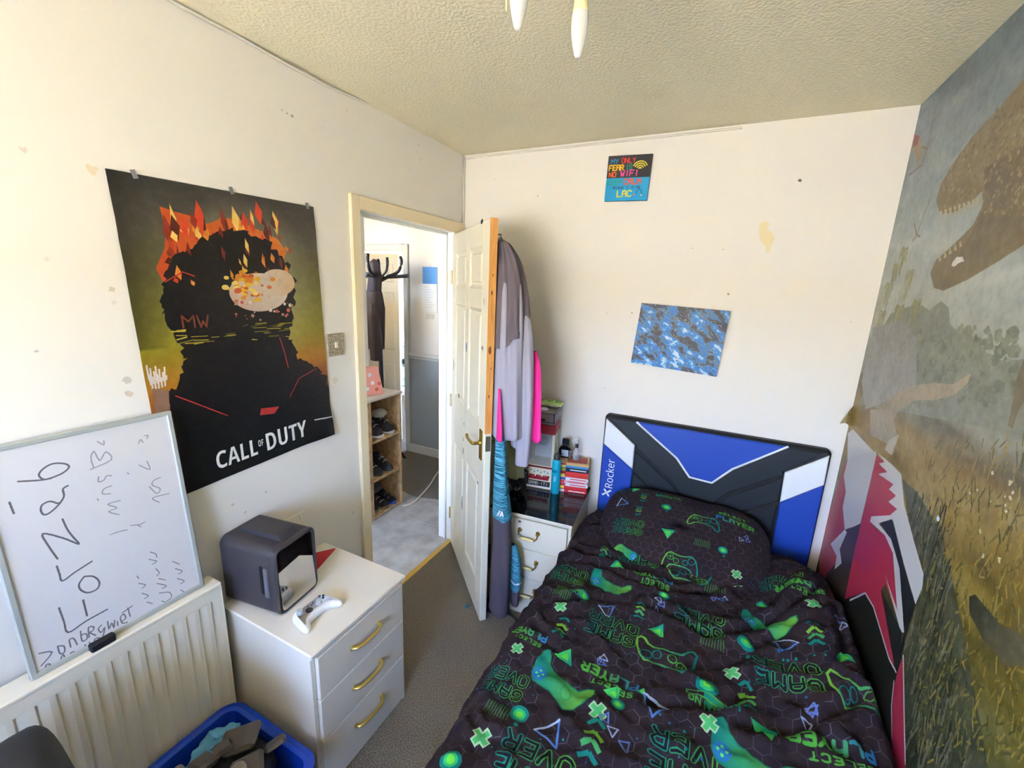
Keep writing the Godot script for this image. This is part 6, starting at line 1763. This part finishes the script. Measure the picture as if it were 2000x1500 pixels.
# ================================================================ beyond the doorway
func shoe(at, turn, len, upper, sole, label, tall = 1.0, tongue = "2a2a2c"):
	var o = thing("shoe", label, "shoe", at, turn, "shoes on the wooden rack")
	var prof = func(v): # half width along the shoe, heel to toe
		return lerpf(0.032, 0.042, smoothstep(0.0, 0.65, v)) * pow(maxf(1.0 - pow(absf(v - 0.5) * 2.0, 5.0), 0.0), 0.5) + 0.001
	part(o, "sole", skin(24, 20, func(u, v):
		var th = u * TAU
		var w = prof.call(v) * 1.06 * (0.9 if len < 0.2 else 1.0)
		return Vector3(cos(th) * w, 0.012 + 0.012 * signf(sin(th)) * pow(absf(sin(th)), 0.4), (v - 0.5) * len), true, true), mat(sole, 0.6))
	part(o, "upper", skin(28, 24, func(u, v):
		var th = u * TAU
		var w = prof.call(v) * (0.9 if len < 0.2 else 1.0)
		var hgt = lerpf(0.085, 0.038, smoothstep(0.25, 0.8, v)) * tall * pow(maxf(1.0 - pow(absf(v - 0.5) * 2.0, 8.0), 0.0), 0.5) + 0.002
		var q = sin(th)
		return Vector3(cos(th) * w * (1.0 - 0.35 * maxf(q, 0.0)), 0.020 + hgt * maxf(q, -0.1), (v - 0.5) * len * 0.96), true, true), mat(upper, 0.75))
	for k in 3: part(o, "lace", tube(stn(), smooth_path([Vector3(-0.024, 0.074 * tall - k * 0.008, 0.005 + k * 0.018), Vector3(0, 0.088 * tall - k * 0.010, 0.008 + k * 0.018), Vector3(0.024, 0.074 * tall - k * 0.008, 0.005 + k * 0.018)], 3), 0.003, 6), mat("d8d4cc" if k != 1 else tongue, 0.8))
	part(o, "collar", lathe(stn(), Transform3D(Basis(Vector3.RIGHT, -0.1).scaled(Vector3(0.9, 1, 1.5)), Vector3(0, 0.100 * tall, -len * 0.24)), [Vector2(0.020, -0.006), Vector2(0.026, 0.0), Vector2(0.022, 0.006), Vector2(0.018, 0.0)], 16), mat(tongue, 0.9))
	return o

func build_hall_things():
	# wooden crate rack with three rows and two columns
	var wood_src = noise_im(256, 256, 0.02, 61, 3)
	var wood = grainy([[0.1, "b98f5e"], [0.5, "d3ad7d"], [0.9, "e3c59b"]], 0.35, 0.7, wood_src)
	var xf = -2.10; var xb = -2.40
	var o = thing("shoe_rack", "pale wooden crate rack of open cubbies holding shoes in the hall", "rack", Vector3(-2.25, 0, -2.14))
	var zr = [-2.43, -2.125, -1.82]
	for z in zr: wpart(o, "upright", box(Vector3((xf + xb) / 2, 0.45, z + 0.010), Vector3(0.30, 0.895, 0.018), 0.002), wood)
	wpart(o, "front_post", box(Vector3(xf - 0.008, 0.45, -2.092), Vector3(0.020, 0.89, 0.024), 0.002), wood)
	for c in 2:
		for yy in [0.012, 0.300, 0.595]:
			wpart(o, "shelf", box(Vector3((xf + xb) / 2, yy, (zr[c] + zr[c + 1]) / 2 + 0.010), Vector3(0.296, 0.018, 0.284), 0.002), wood)
	wpart(o, "top_board", box(Vector3((xf + xb) / 2, 0.905, -2.115), Vector3(0.31, 0.018, 0.655), 0.002), mat("dcd2c2", 0.75), "whitewashed top board")
	wpart(o, "back_board", box(Vector3(xb - 0.004, 0.45, -2.115), Vector3(0.006, 0.88, 0.62), 0.0), mat("a98560", 0.8))
	for q in [[-2.205, 0.6045, -2.335, "2a282c", "e8e4dc", "black high trainer with a white sole on the top shelf of the rack", 1.35], [-2.205, 0.6045, -2.225, "33303a", "efeade", "dark trainer with a white sole and lace ends, top shelf of the rack", 1.3], [-2.215, 0.3095, -2.320, "3e424a", "55585e", "charcoal running shoe on the middle shelf of the rack", 1.1], [-2.215, 0.3095, -2.215, "46444a", "6a6866", "grey running shoe beside the upright on the middle shelf", 1.0], [-2.205, 0.0215, -2.350, "1d1f2c", "2f56c0", "small black shoe with a blue sole on the bottom shelf", 0.8], [-2.205, 0.0215, -2.265, "3a332e", "8f7a5c", "small brown shoe with a tan sole on the bottom shelf", 0.85], [-2.225, 0.0215, -2.180, "4a463f", "8a857c", "small olive shoe by the upright on the bottom shelf", 0.9]]:
		shoe(Vector3(q[0], q[1], q[2]), PI / 2 + 0.05, 0.19 if q[1] < 0.1 else 0.205, q[3], q[4], q[5], q[6])
	var nz = FastNoiseLite.new(); nz.seed = 91; nz.frequency = 1.0; nz.fractal_octaves = 2
	solo("knit_hat", blob(Vector3(-2.185, 0.765, -2.285), Vector3(0.05, 0.030, 0.06), nz, 5.0, 0.15), mat("b9b1a4", 0.95), "pale knitted hat lying over the trainers on the top shelf", "hat")
	solo("dark_slipper", blob(Vector3(-2.25, 0.155, -2.255), Vector3(0.055, 0.035, 0.09), nz, 4.0, 0.2), mat("6b655e", 0.9), "grey fleece slipper lying across the small shoes on the bottom shelf", "slipper")
	solo("crumpled_bag", blob(Vector3(-2.17, 0.105, -1.99), Vector3(0.055, 0.080, 0.075), nz, 7.0, 0.25), mat("8d7f76", 0.9), "crumpled brown bag in the lower left cubby of the rack", "bag")
	# pink gift bag on the rack
	var gbag = thing("pink_gift_bag", "pink gift bag with pale dots standing on the rack", "bag", Vector3(-2.205, 0.9145, -2.235), 1.2)
	part(gbag, "bag", prism(stn(), Vector3(0, 0, -0.03), [Vector2(-0.085, 0), Vector2(0.085, 0), Vector2(0.045, 0.20), Vector2(-0.045, 0.20)], 0.06, 0.004), mat("f0a08c", 0.6))
	for k in 5: part(gbag, "dot", lathe(stn(), Transform3D(Basis(Vector3.RIGHT, PI / 2), Vector3([-0.04, 0.03, 0.0, -0.02, 0.05][k], [0.05, 0.04, 0.09, 0.15, 0.08][k], 0.030)), [Vector2(0.014, 0), Vector2(0.014, 0.0012), Vector2(0, 0.0012)], 12), mat(["d8d8da", "d06a4a", "f4e4d8"][k % 3], 0.5))
	# calendar
	var im = blank(256, 640, Color("ecebe4"))
	im.fill_rect(Rect2i(0, 0, 256, 236), Color("5f9fdc"))
	for k in 40: im.fill_rect(Rect2i(20 + (k * 53) % 210, 40 + (k * 37) % 170, 12, 5), Color("3f7fc0"))
	for k in 9: im.fill_rect(Rect2i(24, 280 + k * 36, 90 + (k * 47) % 110, 4), Color("b9b8b2"))
	o = thing("calendar", "slim wall calendar with a blue top on the hall wall above the rail", "calendar", Vector3(-2.487, 1.445, -3.31))
	var s = stn()
	cbox(s, Vector3(0, 0.205, 0.004), Vector3(0.165, 0.415, 0.005), 0.0)
	part(o, "backing", s, mat("d6d4cc", 0.7))
	s = stn()
	quad(s, Vector3(-0.0815, 0.412, 0.0072), Vector3(0.0815, 0.412, 0.0072), Vector3(0.0815, 0.0, 0.0072), Vector3(-0.0815, 0.0, 0.0072), Vector3.BACK)
	part(o, "page", s, printed(im, 0.6))
	part(o, "hanging_pin", lathe(stn(), Transform3D(Basis(Vector3.RIGHT, PI / 2), Vector3(0, 0.418, 0.002)), [Vector2(0.006, 0), Vector2(0.006, 0.006), Vector2(0, 0.008)], 10), mat("e8e4d8", 0.4))
	solo("thermostat", box(Vector3(0, 0.02, 0.006), Vector3(0.09, 0.04, 0.012), 0.003), mat("dcdacd", 0.5), "small pale plastic box on the hall wall under the calendar", "thermostat", "", Vector3(-2.485, 1.385, -3.31))
	# coat stand with curved arms, and a coat
	o = thing("coat_stand", "black coat stand with curved arms in front of the far doorway", "coat stand", Vector3(-2.84, 0.003, -3.02))
	var blk = mat("1f1c1c", 0.45)
	part(o, "pole", lathe(stn(), Vector3.ZERO, [Vector2(0, 0), Vector2(0.022, 0.0), Vector2(0.022, 1.86), Vector2(0.012, 1.90), Vector2(0, 1.905)], 14), blk)
	for k in 4:
		var dd = Vector3(cos(k * PI / 2 + 0.35), 0, -sin(k * PI / 2 + 0.35))
		part(o, "arm", tube(stn(), smooth_path([Vector3(0, 1.70, 0), dd * 0.10 + Vector3(0, 1.755, 0), dd * 0.185 + Vector3(0, 1.80, 0), dd * 0.215 + Vector3(0, 1.88, 0), dd * 0.205 + Vector3(0, 1.93, 0)], 4), 0.014, 8), blk)
		part(o, "peg", tube(stn(), [Vector3(0, 1.735, 0), dd * 0.27 + Vector3(0, 1.765, 0)], [0.010, 0.018], 8), blk)
		part(o, "foot", tube(stn(), smooth_path([Vector3(0, 0.10, 0), dd * 0.14 + Vector3(0, 0.10, 0), dd * 0.22 + Vector3(0, 0.015, 0)], 4), 0.012, 8), blk)
	var coat = mat("3c3436", 0.85)
	o = thing("winter_coat", "dark brown-grey coat hanging from the coat stand in the hall", "coat", Vector3(-2.82, 1.0, -2.93))
	var cs = func(rows, sd):
		return skin(56, 40, func(u, v):
			var th = u * TAU
			var k = v * (rows.size() - 1)
			var i = mini(int(k), rows.size() - 2)
			var q = []
			for m in 5: q.append(lerpf(rows[i][m], rows[i + 1][m], smoothstep(0, 1, k - i)))
			var w = 1.0 + 0.07 * sin(5.0 * th + sd + 2.0 * v)
			return Vector3(q[1] + cos(th) * q[3] * w, q[0], q[2] + sin(th) * q[4] * w), true, false)
	wpart(o, "hood", cs.call([[1.90, -2.84, -2.97, 0.01, 0.01], [1.87, -2.835, -2.965, 0.045, 0.035], [1.76, -2.815, -2.955, 0.062, 0.05], [1.62, -2.83, -2.95, 0.07, 0.05], [1.57, -2.83, -2.95, 0.01, 0.01]], 1.0), mat("3d3436", 0.9))
	wpart(o, "body", cs.call([[1.66, -2.83, -2.95, 0.01, 0.01], [1.62, -2.83, -2.945, 0.08, 0.055], [1.48, -2.835, -2.94, 0.115, 0.065], [1.30, -2.85, -2.93, 0.128, 0.07], [1.15, -2.86, -2.93, 0.130, 0.07], [1.11, -2.86, -2.93, 0.128, 0.068], [1.108, -2.86, -2.93, 0.01, 0.01]], 2.0), coat)
	wpart(o, "sleeve", cs.call([[1.52, -2.79, -2.89, 0.02, 0.02], [1.42, -2.765, -2.875, 0.05, 0.045], [1.20, -2.745, -2.865, 0.060, 0.05], [1.02, -2.74, -2.86, 0.055, 0.045], [1.018, -2.74, -2.86, 0.005, 0.005]], 0.4), mat("463c3e", 0.85))
	wpart(o, "zip", box(Vector3(-2.815, 1.30, -2.862), Vector3(0.010, 0.32, 0.006), 0.002), mat("151315", 0.5))
	# far door leaf
	var dm = mat("c9bda0", 0.5)
	var d = Node3D.new()
	d.name = "door_2"
	add_child(d)
	d.position = Vector3(-3.40, 0.006, -3.43)
	d.rotation.y = 0.22
	tag(d, "narrow cream panelled door leaf ajar at the far doorway", "door", "", "structure")
	part(d, "leaf", box(Vector3(0.19, 0.99, 0), Vector3(0.38, 1.98, 0.035), 0.003), dm)
	for yy in [[0.15, 0.85], [1.0, 1.6], [1.7, 1.88]]:
		for xx in [[0.05, 0.17], [0.21, 0.33]]: part(d, "panel", prism(stn(), Vector3((xx[0] + xx[1]) / 2, (yy[0] + yy[1]) / 2, 0.0172), [Vector2(-0.055, -(yy[1] - yy[0]) / 2), Vector2(0.055, -(yy[1] - yy[0]) / 2), Vector2(0.055, (yy[1] - yy[0]) / 2), Vector2(-0.055, (yy[1] - yy[0]) / 2)], 0.008, 0.006), dm)
	# glass table and blind in the far room
	o = thing("glass_stand", "glass shelf stand with chrome legs in the room beyond", "stand", Vector3(-3.45, 0.0, -4.25))
	var gl = StandardMaterial3D.new()
	gl.transparency = BaseMaterial3D.TRANSPARENCY_ALPHA
	gl.albedo_color = Color(0.35, 0.75, 0.70, 0.45)
	gl.roughness = 0.05
	for yy in [0.45, 0.70, 0.95]: part(o, "glass_shelf", box(Vector3(0, yy, 0), Vector3(0.62, 0.014, 0.38), 0.003), gl)
	for e in [[-0.27, -0.15], [0.27, -0.15], [-0.27, 0.15], [0.27, 0.15]]: part(o, "leg", lathe(stn(), Vector3(e[0], 0.003, e[1]), [Vector2(0.02, 0), Vector2(0.02, 0.95)], 12), mat("c9ced2", 0.2, 0.9))
	solo("set_top_box", box(Vector3(0, 0.03, 0), Vector3(0.24, 0.06, 0.18), 0.004), mat("1b1b1d", 0.5), "small black box on the middle glass shelf in the far room", "box", "", Vector3(-3.45, 0.7075, -4.25))
	o = thing("slatted_blind", "white slatted blind pulled up at the far room window", "blind", Vector3(-2.775, 1.9, -5.46))
	for k in 12: part(o, "slat", box(rot(Vector3(0, 0.02 + k * 0.024, 0), Vector3(0.4, 0, 0)), Vector3(1.32, 0.002, 0.025), 0.0), mat("e9e6e2", 0.5))
	# cable over the hall floor
	solo("hall_cable", tube(stn(), smooth_path([hy(787, 988, 0.008), hy(797, 986, 0.008), hy(812, 978, 0.008), hy(838, 950, 0.008), hy(850, 930, 0.008), hy(862, 915, 0.008)], 5), 0.007, 7), mat("e6e0cf", 0.5), "white cable curving over the hall floor past the rack", "cable")

# ================================================================ ceiling lamp
func build_small_things():
	var o = thing("ceiling_lamp", "ceiling lamp with bare white candle bulbs pointing down on cream sleeves", "lamp", Vector3(-0.43, HC, -0.80))
	var ivory = mat("f3ecc8", 0.4)
	var bulb = StandardMaterial3D.new()
	bulb.albedo_color = Color("f1efea")
	bulb.roughness = 0.08
	bulb.backlight_enabled = true
	bulb.backlight = Color("d8d6d2")
	wpart(o, "ceiling_rose", lathe(stn(), Vector3(-0.43, HC - 0.030, -0.80), [Vector2(0, 0), Vector2(0.035, 0.0), Vector2(0.055, 0.014), Vector2(0.060, 0.030), Vector2(0, 0.030)], 24), ivory)
	wpart(o, "stem", lathe(stn(), Vector3(-0.43, HC - 0.13, -0.80), [Vector2(0, 0), Vector2(0.018, 0.004), Vector2(0.022, 0.020), Vector2(0.010, 0.034), Vector2(0.009, 0.105)], 16), ivory)
	var tips = [hp(1128, 115, Vector3(-0.335, 2.165, -0.935), AHEAD), hp(1011, 60, Vector3(-0.405, 2.165, -0.80), AHEAD)]
	tips[0] = Vector3(-0.338, 0, -0.912); tips[1] = Vector3(-0.430, 0, -0.800)
	var p0 = hy(1128, 115, 2.160); var p1 = hy(1011, 60, 2.160)
	for p in [p0, p1, Vector3(-0.34, 2.16, -0.66)]:
		var y = 2.160
		var a = wpart(o, "arm", tube(stn(), smooth_path([Vector3(-0.43, HC - 0.11, -0.80), Vector3(-0.43, HC - 0.11, -0.80).lerp(Vector3(p.x, 2.345, p.z), 0.5) + Vector3(0, -0.02, 0), Vector3(p.x, 2.345, p.z), Vector3(p.x, 2.31, p.z)], 4), 0.006, 8), ivory)
		wpart(a, "sleeve", lathe(stn(), Vector3(p.x, y + 0.078, p.z), [Vector2(0.0165, 0), Vector2(0.0140, 0.012), Vector2(0.0135, 0.018), Vector2(0.0135, 0.090), Vector2(0, 0.090)], 20), mat("f4e7b4", 0.5))
		wpart(a, "bulb", lathe(stn(), Vector3(p.x, y, p.z), [Vector2(0, 0), Vector2(0.0045, 0.001), Vector2(0.0075, 0.006), Vector2(0.0125, 0.024), Vector2(0.0162, 0.044), Vector2(0.0172, 0.058), Vector2(0.0165, 0.074), Vector2(0.0140, 0.086), Vector2(0.012, 0.092)], 24), bulb)
	for e in [[[p1.x - 0.016, 2.27, p1.z], [p1.x - 0.022, 2.22, p1.z + 0.004], [p1.x - 0.024, 2.195, p1.z]], [[p1.x + 0.018, 2.28, p1.z], [p1.x + 0.020, 2.23, p1.z], [p1.x + 0.016, 2.205, p1.z]]]:
		wpart(o, "loose_wire", tube(stn(), smooth_path(e.map(func(q): return Vector3(q[0], q[1], q[2])), 4), 0.0016, 6), mat("f0e3a0", 0.5))
